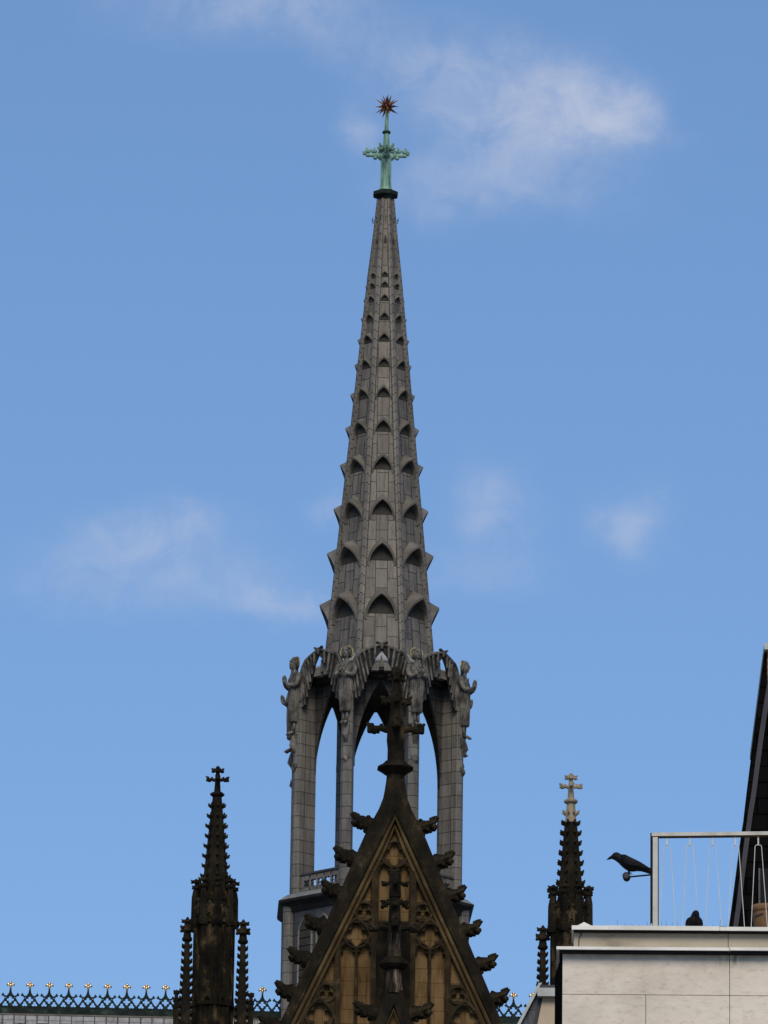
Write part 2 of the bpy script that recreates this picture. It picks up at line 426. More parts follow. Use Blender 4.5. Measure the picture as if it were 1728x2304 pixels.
def wall_mat(xj, zt):
    m, nt, b = base_mat('travertine_slabs', .75, 0, .2)
    t = nn(nt, 'ShaderNodeTexCoord')
    big = ramp(nt, noise_node(nt, .8, 8, .7, (1, 1, 1.3)), [(.28, (.46, .405, .335)), (.5, (.585, .522, .445)), (.72, (.645, .58, .50))])
    fine = ramp(nt, noise_node(nt, 9, 9, .75, (1, 1, 2.2)), [(.32, (.58, .56, .53)), (.46, (.93, .925, .92)), (.7, (1.04, 1.04, 1.04))])
    c = mix(nt, big, fine, .75, 'MULTIPLY')
    spot = ramp(nt, noise_node(nt, 3.1, 3, .5), [(.70, (1, 1, 1)), (.80, (.70, .68, .65))])
    c = mix(nt, c, spot, .8, 'MULTIPLY')
    vn = nn(nt, 'ShaderNodeTexVoronoi', feature='DISTANCE_TO_EDGE'); vn.inputs['Scale'].default_value = 2.1
    wv = nn(nt, 'ShaderNodeTexNoise'); wv.inputs['Scale'].default_value = 3.5; wv.inputs['Detail'].default_value = 6
    nt.links.new(t.outputs['Object'], wv.inputs['Vector'])
    ad = nn(nt, 'ShaderNodeVectorMath', operation='MULTIPLY_ADD')
    nt.links.new(wv.outputs['Color'], ad.inputs[0]); ad.inputs[1].default_value = (.55, .55, .55); nt.links.new(t.outputs['Object'], ad.inputs[2])
    nt.links.new(ad.outputs[0], vn.inputs['Vector'])
    vein = ramp(nt, vn.outputs['Distance'], [(.0, (.62, .61, .60)), (.012, (1, 1, 1))])
    vm = ramp(nt, noise_node(nt, 1.7, 4), [(.5, (0, 0, 0)), (.62, (.8, .8, .8))])
    c = mix(nt, c, mix(nt, (1, 1, 1), vein, vm), 1, 'MULTIPLY')
    # drips from the ledge joint and a dirty line under the ledge
    sp = nn(nt, 'ShaderNodeSeparateXYZ'); nt.links.new(t.outputs['Object'], sp.inputs[0])
    def mm(op, a, b_=None, cl=False):
        n = nn(nt, 'ShaderNodeMath', operation=op, use_clamp=cl)
        for i, x in enumerate((a, b_)):
            if x is None: continue
            if isinstance(x, (int, float)): n.inputs[i].default_value = x
            else: nt.links.new(x, n.inputs[i])
        return n.outputs[0]
    dx = mm('ABSOLUTE', mm('SUBTRACT', sp.outputs[0], xj + .03))
    fx = mm('SUBTRACT', 1.0, mm('DIVIDE', dx, .20), True)
    fz = mm('SUBTRACT', 1.0, mm('DIVIDE', mm('SUBTRACT', zt, sp.outputs[2]), .17), True)
    ns = ramp(nt, noise_node(nt, 7, 6, .7, (3, 3, .35)), [(.46, (0, 0, 0)), (.60, (1, 1, 1))])
    f1 = mm('MULTIPLY', mm('MULTIPLY', fx, fz), 2.4, True)
    n1 = nn(nt, 'ShaderNodeMix', data_type='RGBA'); n1.inputs[0].default_value = 1; n1.blend_type = 'MULTIPLY'
    nt.links.new(ns, n1.inputs[6]); nt.links.new(f1, n1.inputs[7])
    c = mix(nt, c, (.20, .17, .115), n1.outputs[2])
    f2 = mm('MULTIPLY', mm('SUBTRACT', 1.0, mm('DIVIDE', mm('SUBTRACT', zt, sp.outputs[2]), .10), True), .8, True)
    n2 = nn(nt, 'ShaderNodeMix', data_type='RGBA'); n2.inputs[0].default_value = 1; n2.blend_type = 'MULTIPLY'
    nt.links.new(ramp(nt, noise_node(nt, 4, 6, .7), [(.45, (0, 0, 0)), (.62, (1, 1, 1))]), n2.inputs[6]); nt.links.new(f2, n2.inputs[7])
    c = mix(nt, c, (.30, .27, .22), n2.outputs[2])
    nt.links.new(c, b.inputs['Base Color'])
    bump(nt, b, noise_node(nt, 22, 6), .15, .01)
    return m
M_wall2 = stone('weathered_parapet_stone', [(.27, (.16, .135, .10)), (.42, (.34, .29, .22)), (.7, (.47, .405, .32))], 1.5, .85, (.8, .8, 1.6), .2, .01, 14)
M_coping = stone('pale_coping', [(.3, (.50, .485, .44)), (.6, (.66, .645, .60))], 2, .6, bs=.1, bd=.01)
M_joint = stone('joint_dark', [(.3, (.05, .045, .04)), (.7, (.10, .09, .08))], 4)
M_steel = stone('rail_paint', [(.3, (.33, .32, .285)), (.6, (.47, .46, .42))], 6, .45, bs=.1, bd=.005)
M_wire = stone('rod_paint', [(.3, (.40, .39, .37)), (.6, (.52, .51, .49))], 6, .4, bs=.05, bd=.005)
M_black = stone('black_metal_and_shade', [(.3, (.006, .006, .007)), (.7, (.012, .012, .014))], 5, .7, bs=.1, bd=.005, spec=.08)
M_feather = stone('crow_feather', [(.3, (.0035, .0035, .004)), (.7, (.009, .009, .0105))], 14, .6, (1, 1, 3), .5, .01, 40, .10)
M_slate = tiled('dark_slate', (.0065, .0065, .007), (.004, .004, .0045), (.002, .002, .002), .25, .18, .012, rough=.9, stain=.4, spec=.0)
M_slate_blue = tiled('slate_blue', (.055, .06, .075), (.035, .04, .05), (.012, .013, .016), .25, .2, .012, rough=.5, stain=.4)
M_verge = stone('grey_verge', [(.3, (.036, .034, .041)), (.7, (.058, .055, .064))], 2, .7, bs=.1)
M_zinc = stone('zinc_cap', [(.3, (.27, .29, .28)), (.7, (.42, .44, .42))], 3, .5, bs=.1)
M_brick = tiled('red_brick', (.28, .11, .07), (.20, .08, .05), (.25, .2, .17), .24, .075, .012, rough=.9)
M_terra = stone('terracotta', [(.3, (.16, .085, .042)), (.7, (.25, .14, .07))], 6, .8, bs=.15)
M_beige = stone('beige_render', [(.3, (.34, .27, .20)), (.7, (.46, .375, .28))], 1.2, .85, bs=.1)
M_ground = stone('paving', [(.3, (.17, .165, .155)), (.7, (.25, .24, .225))], .2, .9)

# ------------------------------------------------------------------ ground
tag(MB().box(-900, 900, -300, 1500, -1, 0).build('ground', M_ground), kind='structure')

# ------------------------------------------------------------------ crossing tower
VA = [rad(a) for a in (-22.5, 22.5, 67.5, 112.5, 157.5, -157.5, -112.5, -67.5)]
ZT0 = 52.0
tower = thing('crossing_tower', 'slender grey crossing tower with open arcade and tall spire topped by a green cross', 'tower', CH.world(0, 0, ZT0), CH.psi)

zs1, zs0 = tz(452), tz(1462)
Rs1, Rs0 = tw(17.2, 452) / .9239, tw(115.6, 1462) / .9239
def RS(z): return Rs0 + (Rs1 - Rs0) * (z - zs0) / (zs1 - zs0)
zs_bot = zs0 - 1.0

spire = oct_loft(MB(), [(RS(zs_bot) - .03, zs_bot), (RS(zs1) - .03, zs1)]).build('spire', M_lead, tower)
for a in VA:
    mb = MB(); rings = []
    for k in range(13):
        z = zs_bot + (zs1 - zs_bot) * k / 12; R = RS(z); w = min(.165, .135 + .03 * (R / 2.8)) if R > .8 else .125
        w = w * (1 if R > .75 else max(.72, R / .75)); pr = .085 if R > .7 else .05
        ring = [(-w, -.16), (-w, pr * .4), (-w * .45, pr), (w * .45, pr), (w, pr * .4), (w, -.16)]
        rings.append([((R + r) * sin(a) + t * cos(a), -(R + r) * cos(a) + t * sin(a), z) for t, r in ring])
    mb.loft(rings).build('rib', M_rib, spire)

TIERS = [1322, 1210, 1113, 1018, 938, 865, 801, 746, 700, 660, 631, 609]
def hood_mb(mb, phi, zB, w):
    nx, ny, tx, ty = sin(phi), -cos(phi), cos(phi), sin(phi)
    def P(u, z, o):
        a = RS(z) * .9239 - .03 + o
        return (nx * a + tx * u, ny * a + ty * u, z)
    h, p = 1.65 * w, .84 * w
    zsp = zB - .43 * w - h
    A = arch_pts(w, h, 8)
    cols = []
    for x, z in A:
        q = z / h; o = p * (.10 + .90 * q ** 1.35)
        cols.append((x, z, o))
    half = [(x, z, o) for x, z, o in cols] + [(-x, z, o) for x, z, o in cols[::-1][1:]]
    rows = [[], [], [], []]
    for x, z, o in half:
        q = z / h; sh = 1 - .13 * (1 - .25 * q)
        rows[0].append(P(x * 1.05, zsp + z + .58 * o * q + .02, -.01))
        rows[1].append(P(x, zsp + z, o))
        rows[2].append(P(x * sh, zsp + z - .13 * w * (.3 + q), o - .03))
        rows[3].append(P(x * sh, zsp + z - .13 * w * (.3 + q) + .03, -.01))
    n = len(half); vs = [p for r in rows for p in r]; fs = []
    for i in range(3):
        for j in range(n - 1):
            fs.append((i*n+j, i*n+j+1, (i+1)*n+j+1, (i+1)*n+j))
    mb.add(vs, fs, 0)
    # louvred opening under the hood, its shaded interior painted on a flat panel
    sill = .40 * w
    op = [(x * .86, z - .1 * w) for x, z, o in half if z - .1 * w > sill]
    ws = op[0][0]
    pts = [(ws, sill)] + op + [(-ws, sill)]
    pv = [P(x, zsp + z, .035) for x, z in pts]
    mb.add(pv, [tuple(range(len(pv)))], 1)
    return mb
back = MB()
for ti, py in enumerate(TIERS):
    for phi_d in range(0, 360, 45):
        phi = rad(phi_d)
        zB = tz(py, -2.0 * RS(tz(py)) / 3)
        zB = tz(py, -RS(zB) * .92)
        R = RS(zB)
        w = (R * .7654 / 2 - (.15 if R > 1.2 else .12)) * .98
        w = max(w, .10)
        if phi_d in (0, 45, 90, 270, 315): hood_mb(MB(), phi, zB, w).build('arch_hood', [M_hood, M_opening], spire)
        else: hood_mb(back, phi, zB, w)
tag(back.build('rear_arch_hood', [M_hood, M_opening], spire), kind='stuff')
# blind grooves near the top, one per face
for d in range(0, 360, 45):
    phi = rad(d); nx, ny, tx, ty = sin(phi), -cos(phi), cos(phi), sin(phi)
    z1 = tz(530, -.8); z0 = tz(604, -.9)
    if d > 90 and d < 270: continue
    mb = MB()
    def P(u, z, o):
        a = RS(z) * .9239 - .03 + o
        return (nx * a + tx * u, ny * a + ty * u, z)
    for sgn in (-1, 1):
        mb.tube([P(.16 * sgn, z0, .0), P(.115 * sgn, z1 - .25, .0), P(.02 * sgn, z1 + .12, .02)], [.035, .035, .03], 6, 0)
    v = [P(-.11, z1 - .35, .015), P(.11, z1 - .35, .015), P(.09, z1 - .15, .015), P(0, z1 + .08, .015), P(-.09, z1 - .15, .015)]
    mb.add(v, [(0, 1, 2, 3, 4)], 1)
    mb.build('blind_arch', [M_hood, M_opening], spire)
# small climbing hooks
for a in VA + [0, rad(45), rad(-45), rad(90), rad(-90)]:
    z = tz(497); R = RS(z) * (1 if a in VA else .924) + .05
    MB().tube([(R*sin(a), -R*cos(a), z - .05), ((R+.10)*sin(a), -(R+.10)*cos(a), z - .06), ((R+.14)*sin(a), -(R+.14)*cos(a), z + .07)], .018, 5).build('hook', M_copper_dark, spire)

# copper finial with cross and star (measures from the 6.7x enlargement)
def fz(zy): return tz(190 + zy / 6.706)
kx = tw(100, 440) / 100 / 6.706                  # metres per enlarged pixel
prof = [(112, 1705), (112, 1650), (100, 1600), (88, 1560), (84, 1500), (80, 1350), (78, 1180), (84, 1110), (82, 1060), (60, 1010), (52, 950), (44, 800), (40, 740)]
finial = oct_loft(MB(), [(r * kx * 1.06, fz(y)) for r, y in prof]).build('cross_finial', M_copper, tower, False)
oct_loft(MB(), [(112*kx, fz(1740)), (120*kx, fz(1712)), (196*kx, fz(1690)), (200*kx, fz(1640)), (150*kx, fz(1618)), (92*kx, fz(1606))]).build('collar', M_copper_dark, finial)
oct_loft(MB(), [(42*kx, fz(744)), (62*kx, fz(738)), (68*kx, fz(722)), (56*kx, fz(706)), (34*kx, fz(700))]).build('ring', M_copper_dark, finial)
MB().loft([ngon(r*kx, 8, fz(y), PI/8) for r, y in [(38, 742), (34, 690), (28, 480), (25, 330)]]).build('upper_shaft', M_copper, finial)
def leaf_tuft(mb, c, s, d=(0, 0, 1), seed=0):
    rnd = random.Random(seed); d = Vector(d).normalized(); c = Vector(c)
    sx = d.cross(Vector((.3, .9, .1))).normalized(); sy = d.cross(sx)
    for ang, lean, L in [(0, .0, 1.0), (0, .8, .75), (PI, .8, .75), (PI/2, .7, .6), (-PI/2, .7, .6)]:
        o = (sx * cos(ang) + sy * sin(ang)) * lean + d
        o.normalize(); side = o.cross(sx * sin(ang) - sy * cos(ang)).normalized() if lean else sx
        L2 = L * s * rnd.uniform(.9, 1.1)
        mb.tube([c, c + o * L2 * .45, c + o * L2 * .8, c + o * L2], [s*.13, s*.24, s*.15, s*.02], 6)
    return mb
za = fz(1072)
for k in range(4):
    a = rad(90 * k)
    mb = MB(); i0 = 0
    L = 306 * kx
    mb.loft([[(x, ry * cos(2*PI*j/8), za + dz + rz * sin(2*PI*j/8)) for j in range(8)] for x, ry, rz, dz in
             [(.05, .28, .32, -.12), (100*kx, .19, .21, -.06), (140*kx, .115, .125, 0), (230*kx, .105, .11, 0), (L-.05, .11, .105, -.01), (L, .09, .09, -.01)]])
    leaf_tuft(mb, (280*kx, 0, za + .08), .36, (.15, 0, 1), k)
    leaf_tuft(mb, (185*kx, 0, za + .10), .36, (-.05, 0, 1), k + 5)
    leaf_tuft(mb, (L - .02, 0, za + .04), .26, (1, 0, .75), k + 9)
    mb.sphere((165*kx, 0, za - .14), .12, 8, 6)
    mb.rot(i0, a)
    mb.build('cross_arm', M_copper, finial, True)
for k in range(4):
    a = rad(45 + 90 * k); mb = MB()
    leaf_tuft(mb, (.27 * sin(a), -.27 * cos(a), fz(1010)), .42, (sin(a) * .8, -cos(a) * .8, 1), k + 20)
    mb.build('leaf', M_copper, finial, True)
# star: rays of a spiked ball
mb = MB(); sc = Vector((0, 0, fz(335))); G = (1 + sqrt(5)) / 2
dirs = [Vector(v).normalized() for v in [(0, s1, s2*G) for s1 in (-1,1) for s2 in (-1,1)] + [(s1, s2*G, 0) for s1 in (-1,1) for s2 in (-1,1)] + [(s2*G, 0, s1) for s1 in (-1,1) for s2 in (-1,1)]]
dirs += [Vector((a, b, c)).normalized() for a in (-1, 1) for b in (-1, 1) for c in (-1, 1)] + [Vector(v).normalized() for v in [(0, s1*G, s2/G) for s1 in (-1,1) for s2 in (-1,1)] + [(s1*G, s2/G, 0) for s1 in (-1,1) for s2 in (-1,1)] + [(s1/G, 0, s2*G) for s1 in (-1,1) for s2 in (-1,1)]]
rot = Matrix.Rotation(.22, 3, 'X') @ Matrix.Rotation(.1, 3, 'Z')
R0 = 205 * kx
mb.sphere(sc, R0 * .30, 10, 8, 1)
for i, d in enumerate(dirs):
    d = rot @ d; L = R0 * (1.05 if i < 12 else (.95 if i % 3 else .62))
    u = d.cross(Vector((.2, .3, .9))).normalized(); v = d.cross(u)
    b = R0 * .13
    pts = [sc + d * R0 * .18 + (u * cos(q) + v * sin(q)) * b for q in (0, PI/2, PI, 3*PI/2)] + [sc + d * L]
    mb.add(pts, [(0,1,4), (1,2,4), (2,3,4), (3,0,4)], (0, 1, 0, 1, 1)[i % 5])
mb.build('star', [M_star1, M_star2], finial)

# arcade (measures from the 3.318x enlargement, origin 600,1420)
PR = 4.60                                        # pier nose radius
PI_R = 3.60                                      # pier inner radius
def az_(zy, ly): return tz(1420 + zy / 3.318, ly)
z_ringb = az_(302, -3.55); z_ringt = az_(252, -3.55)
z_floor = tz(1700 + 1040 / 3.318, -1.9)          # cornice top at the outer left pier
AP = 3.25                   # apothem of the arch faces
z_spr = az_(1010, -AP)
oct_loft(MB(), [(2.6, z_ringb - .02), (4.36, z_ringb), (4.36, z_ringb + .16), (4.44, z_ringb + .18), (4.44, z_ringt - .02), (4.3, z_ringt + .02), (4.1, z_ringt + .05)]).build('ring_beam', M_hood, tower)
oct_loft(MB(), [(4.25, z_ringt + .051), (3.2, z_ringt + .55), (2.5, z_ringt + 1.3)], cap0=False, cap1=False).build('eave_roof', M_roofskirt, tower)
for d in (0, 45, 90, -45, -90):
    mb = MB(); phi = rad(d); i0 = 0
    mb.box(-.55, -.13, -4.20, -3.8, z_ringb - .10, z_ringb + .32); mb.box(.13, .55, -4.20, -3.8, z_ringb - .10, z_ringb + .32)
    mb.add([(-.16, -4.14, z_ringb + .1), (.16, -4.14, z_ringb + .1), (0, -4.26, z_ringt + .35), (0, -3.5, z_ringt + .5)], [(0,1,2), (0,2,3), (1,3,2), (0,3,1)])
    mb.rot(0, phi).build('ring_corbel', M_hood, tower)
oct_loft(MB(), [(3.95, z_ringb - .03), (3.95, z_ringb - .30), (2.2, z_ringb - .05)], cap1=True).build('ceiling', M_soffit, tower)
pier_sec = [(-.10, 0), (-.29, -.18), (-.31, -.22), (-.10, PI_R - PR), (-.012, 3.39 - PR), (.012, 3.39 - PR), (.10, PI_R - PR), (.31, -.22), (.29, -.18), (.10, 0)]
def sec(a, z, grow=1.0, R=PR):
    return [((R + r) * sin(a) + t * grow * cos(a), -(R + r) * cos(a) + t * grow * sin(a), z) for t, r in pier_sec]
z_feet = az_(690, -4.4)
for a in VA:
    mb = MB()
    mb.loft([sec(a, z_floor - .05), sec(a, z_ringb + .1)])
    p = mb.build('pier', M_pier, tower)
    # folded brackets under the statue
    for (zt, ht, o) in ((z_feet - .02, .95, .30), (z_feet - 1.55, .42, .17)):
        b = MB(); rings = []
        for q, oo, w in ((0, o * .35, .20), (.35, o * .75, .20), (.62, o, .16), (1, .01, .13)):
            z = zt - ht * q; R = PR
            rings.append([((R + r) * sin(a) + t * cos(a), -(R + r) * cos(a) + t * sin(a), z) for t, r in ((-w, -.1), (-w, oo*.3), (0, oo), (w, oo*.3), (w, -.1))])
        b.loft(rings)
        b.build('bracket', M_statue, p)
# arches between the piers
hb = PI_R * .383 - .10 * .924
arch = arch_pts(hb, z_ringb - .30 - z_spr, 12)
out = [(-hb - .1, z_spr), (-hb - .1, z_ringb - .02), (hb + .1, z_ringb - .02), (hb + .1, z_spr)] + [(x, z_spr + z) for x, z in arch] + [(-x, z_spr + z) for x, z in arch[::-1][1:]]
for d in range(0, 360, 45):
    MB().plate(out, [], -AP, -AP + .118).rot(0, rad(d)).build('arch', M_arch_shaded, tower)
# balustrades
z_bal1 = tz(1700 + 866 / 3.318, -2.9); z_bal0 = z_bal1 - .98
for d in range(0, 360, 45):
    mb = MB(); bw = 1.34
    mb.plate([(-bw, z_bal0), (bw, z_bal0), (bw, z_bal1 - .08), (-bw, z_bal1 - .08)],
             [foil(-.95 + .475 * i, (z_bal0 + z_bal1) / 2 - .05, .24, 4, PI / 4, .56, .42, 40) for i in range(5)] +
             [[(-.95 + .475*i + .2375 - .06, z + s*.07), (-.95 + .475*i + .2375 + .06, z + s*.07), (-.95 + .475*i + .2375, z - s*.11)] for i in range(4) for z, s in ((z_bal1 - .22, 1), (z_bal0 + .14, -1))], -4.02, -3.88)
    b = mb.rot(0, rad(d)).build('balustrade', M_pier, tower)
    MB().box(-bw - .02, bw + .02, -4.08, -3.82, z_bal1 - .079, z_bal1 + .02).rot(0, rad(d)).build('handrail', M_drum, b)
# cornice, drum
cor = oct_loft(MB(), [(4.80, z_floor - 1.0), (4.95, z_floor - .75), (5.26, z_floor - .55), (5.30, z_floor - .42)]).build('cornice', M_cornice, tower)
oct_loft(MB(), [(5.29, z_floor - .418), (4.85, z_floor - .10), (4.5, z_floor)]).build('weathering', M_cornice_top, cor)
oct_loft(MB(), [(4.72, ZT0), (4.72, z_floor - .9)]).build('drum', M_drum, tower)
oct_loft(MB(), [(4.62, z_floor - .05), (4.62, z_bal0 + .02), (4.1, z_bal0 + .10)]).build('plinth', M_pier, tower)
for a in VA:
    MB().loft([sec(a, ZT0, 1.0, 5.0), sec(a, z_floor - .62, 1.0, 5.0)]).build('buttress', M_pier, tower)
for d in (0, 45, -45, 90, -90):
    w = MB()
    for cx in (-.62, .62):
        A = arch_pts(.40, .75, 6); zt = z_floor - 2.2
        pts = [(cx + .40, zt - 3.2)] + [(cx + x, zt + z) for x, z in A] + [(cx - x, zt + z) for x, z in A[::-1][1:]] + [(cx - .40, zt - 3.2)]
        w.poly(pts, -4.385, -4.30, 1)
        fr = [(cx + .40 + .05, zt - 3.2)] + [(cx + x * 1.12, zt + z * 1.1) for x, z in A] + [(cx - x * 1.12, zt + z * 1.1) for x, z in A[::-1][1:]] + [(cx - .45, zt - 3.2)]
        w.tube([(x, -4.40, z) for x, z in fr], .07, 6, 0)
        for i in range(9):
            w.box(cx - .40, cx + .40, -4.43, -4.36, zt - 3.0 + .4 * i, zt - 2.93 + .4 * i, 1)
    w.rot(0, rad(d)).build('window', [M_pier, M_opening], tower)

# ------------------------------------------------------------------ angels
def angel():
    z0 = z_feet
    root = thing('angel_statue', 'x', 'statue', (0, 0, z0))
    mb = MB()
    N = 98
    def ring(h, a, b, cy=0.0, fl=0.0, nf=16):
        r = []
        for j in range(N):
            q = 2 * PI * j / N; k = 1 + fl * cos(nf * q)
            r.append((a * k * cos(q), cy + b * k * sin(q), z0 + h))
        return r
    body = [ring(.60, .235, .20, .02, .10), ring(.66, .25, .215, .02, .15), ring(1.1, .27, .225, .02, .15), ring(1.7, .315, .245, .02, .14), ring(2.2, .345, .25, .03, .11),
            ring(2.40, .35, .25, .04, .03), ring(2.44, .33, .235, .05), ring(2.62, .35, .24, .06), ring(2.85, .41, .24, .08), ring(3.02, .43, .22, .10), ring(3.14, .36, .18, .10), ring(3.20, .20, .14, .09),
            ring(3.25, .115, .12, .07), ring(3.36, .105, .11, .05), ring(3.42, .13, .14, .03), ring(3.50, .165, .19, .02), ring(3.62, .19, .215, .01), ring(3.76, .20, .22, .02), ring(3.88, .175, .20, .03), ring(3.96, .11, .13, .04), ring(3.99, .03, .04, .04)]
    mb.loft(body)
    # legs and feet
    for s in (-1, 1):
        mb.tube([(s*.09, .03, z0 + .64), (s*.085, .03, z0 + .30), (s*.085, .02, z0 + .14)], [.085, .065, .06], 8)
        mb.tube([(s*.085, .06, z0 + .10), (s*.09, -.10, z0 + .06), (s*.10, -.26, z0 - .02), (s*.10, -.33, z0 - .05)], [.065, .075, .07, .03], 8)
    # arms bent at the elbow, open hands raised before the chest
    for s in (-1, 1):
        mb.tube([(s*.38, .10, z0 + 3.05), (s*.46, .06, z0 + 2.85), (s*.46, -.02, z0 + 2.58), (s*.40, -.10, z0 + 2.44), (s*.22, -.34, z0 + 2.48), (s*.12, -.47, z0 + 2.55)],
                [.14, .15, .14, .13, .095, .065], 10)
        hx = s * .085
        mb.tube([(s*.12, -.45, z0 + 2.53), (hx, -.51, z0 + 2.67), (hx, -.52, z0 + 2.78)], [.062, .075, .07], 8)
        for i, L in enumerate((.19, .23, .22, .17)):
            y = -.575 + i * .037
            mb.tube([(hx, y, z0 + 2.76), (hx + s*.01, y, z0 + 2.76 + L * .55), (hx - s*.005, y - .01, z0 + 2.76 + L)], [.027, .026, .014], 6)
        mb.tube([(hx, -.44, z0 + 2.66), (hx - s*.04, -.41, z0 + 2.76), (hx - s*.05, -.43, z0 + 2.84)], [.028, .025, .014], 6)
    # face: nose, brow, lips, chin, ears
    mb.tube([(0, -.20, z0 + 3.74), (0, -.245, z0 + 3.64), (0, -.20, z0 + 3.60)], [.022, .035, .02], 6)
    for s in (-1, 1):
        mb.tube([(s*.02, -.205, z0 + 3.75), (s*.08, -.205, z0 + 3.765), (s*.14, -.15, z0 + 3.74)], [.018, .022, .014], 6)
        mb.sphere((s*.075, -.185, z0 + 3.705), .028, 8, 6)
        mb.sphere((s*.195, .01, z0 + 3.68), .04, 8, 6, 0, (.5, 1, 1.5))
    mb.tube([(-.06, -.185, z0 + 3.545), (0, -.205, z0 + 3.55), (.06, -.185, z0 + 3.545)], [.01, .02, .01], 6)
    mb.sphere((0, -.15, z0 + 3.46), .05, 8, 6)
    # collar lines of the robe
    mb.tube([(-.22, -.09, z0 + 3.16), (-.12, -.135, z0 + 2.95), (0, -.175, z0 + 2.72), (.12, -.135, z0 + 2.95), (.22, -.09, z0 + 3.16)], .025, 6)
    mb.build('body', M_statue, root, True)
    hr = MB()
    hr.loft([[(.215*k*cos(2*PI*j/16), .05 + .23*k*sin(2*PI*j/16), z0 + h) for j in range(16)] for h, k in ((3.80, 1.0), (3.86, 1.0), (3.95, .78), (4.02, .35))])
    hr.tube([(.20, .04, z0 + 3.82), (.225, .06, z0 + 3.6), (.19, .1, z0 + 3.40)], [.05, .06, .05], 8)
    hr.tube([(-.20, .04, z0 + 3.82), (-.225, .06, z0 + 3.6), (-.19, .1, z0 + 3.40)], [.05, .06, .05], 8)
    hr.build('hair', M_statue, root, True)
    h = MB(); hc = z0 + 3.70
    h.loft([[(r * cos(2*PI*j/28), y, hc + r * sin(2*PI*j/28)) for j in range(28)] for r, y in ((.30, .10), (.36, .10), (.36, .17), (.30, .17), (.30, .10))], False, False)
    h.poly([(.295 * cos(2*PI*j/20), hc + .295 * sin(2*PI*j/20)) for j in range(20)], .135, .165, 1)
    h.build('halo', [M_gilt_dull, M_statue], root)
    for s in (-1, 1):
        w = MB()
        # bent leading edge from the shoulder up to the tip, feathers combed down from it
        lead = [(.20, 2.70), (.30, 3.12), (.44, 3.46), (.62, 3.70), (.98, 3.88), (1.42, 4.02), (1.98, 4.22)]
        trail = [(.32, 1.70), (.52, 1.28), (.78, 1.80), (.95, 2.32), (1.12, 2.84), (1.38, 3.42), (1.98, 4.18)]
        n = 7
        def bl(a, b, t): return a + (b - a) * t
        def bend(x): return .20 + .26 * x + .05 * sin(x * 2.2)   # sweeps back from the shoulder
        pts = [(x, z0 + z) for x, z in lead] + [(x, z0 + z) for x, z in trail[::-1]]
        vs, fs = plate_mesh(pts, [], .07)
        w.add([(s * x, y + bend(x) + .03, z) for x, y, z in vs], fs, 1)  # dark plate paints the shade in the gaps between feathers
        w.tube([(s * x, bend(x) - .03, z0 + z) for x, z in lead], [.09, .10, .11, .115, .10, .085, .04], 8)
        nf = 9
        for i in range(nf):
            t = i / (nf - 1) * .93
            def at(L, t):
                k = t * (len(L) - 1); a = int(k); b = min(a + 1, len(L) - 1); f = k - a
                return (bl(L[a][0], L[b][0], f), bl(L[a][1], L[b][1], f))
            lx, lz = at(lead, t); qx, qz = at(trail, t)
            pp = [(bl(lx, qx, u), bl(lz, qz, u)) for u in (.05, .5, 1.03)]
            w.tube([(s * x, bend(x) - .05, z0 + z) for x, z in pp], [.062, .072, .05], 6)
        w.build('wing', [M_statue, M_cornice], root)
    return root
M_gilt_dull, _nt, _b = base_mat('gilt_dull', .45, .8, .5)
_nt.links.new(ramp(_nt, noise_node(_nt, 9, 3), [(.35, (.25, .18, .07)), (.7, (.6, .46, .18))]), _b.inputs['Base Color'])
AL = [(-22.5, 'grey angel statue with raised hands on the pier just left of the dark stone cross'),
      (22.5, 'grey angel statue with raised hands just above the right arm of the dark stone cross'),
      (-67.5, 'grey angel statue at the left end of the row, in profile facing left'),
      (67.5, 'grey angel statue at the right end of the row, in profile facing right'),
      (-112.5, 'angel statue behind the left-facing one, only its raised hands showing past it'),
      (112.5, 'angel statue behind the right-facing one, only its raised hands showing past it')]
proto = angel()
for i, (d, lab) in enumerate(AL):
    o = proto if i == 0 else copy_tree(proto)
    R = PR + .10
    o.location = CH.world(R * sin(rad(d)), -R * cos(rad(d)), z_feet)
    o.rotation_euler = (0, 0, CH.psi + rad(d))
    tag(o, lab, 'statue', 'angels round the top of the arcade')

# ------------------------------------------------------------------ carved pieces shared by the sandstone parts
def crocket_mesh(name, mat, seed=1):
    """a carved leaf growing out along +x, about 1 unit long"""
    rnd = random.Random(seed); mb = MB(); n = 12
    prof = [(-.10, -.04, .38, .28), (.10, .02, .36, .28), (.28, .08, .33, .28), (.46, .13, .29, .30), (.64, .18, .27, .32), (.82, .25, .28, .34), (.96, .31, .28, .34), (1.02, .34, .22, .26)]
    rings = []
    for i, (x, zc, a, b) in enumerate(prof):
        r = []
        for j in range(n):
            q = 2 * PI * j / n
            k = 1 + (.16 if i > 1 else .05) * cos(3 * q + 1.2 + i * .6) + rnd.uniform(-.08, .08)
            xx = x + (.16 * max(0, sin(q)) ** 2 if i >= 5 else 0) - (.10 * max(0, -sin(q)) if i >= 5 else 0)
            r.append((xx, b * k * cos(q), zc + a * k * sin(q)))
        rings.append(r)
    mb.loft(rings)
    for (x, y, z, r) in ((.90, .20, .10, .14), (.90, -.20, .10, .14), (.34, 0, -.22, .13), (.56, .20, -.04, .13), (.56, -.20, -.04, .13), (.20, 0, .36, .13), (1.0, 0, .14, .11), (.72, 0, -.06, .12)):
        mb.sphere((x, y, z), r * rnd.uniform(.9, 1.15), 7, 5)
    mb.tube([(.70, 0, .40), (.92, 0, .52), (1.06, 0, .63)], [.15, .12, .03], 6)
    return mb.mesh(name, mat, 0)
ME_crock = [crocket_mesh('crocket', M_soot, s) for s in (1, 2, 3)]
ME_crock_pale = crocket_mesh('crocket', M_pale, 4)
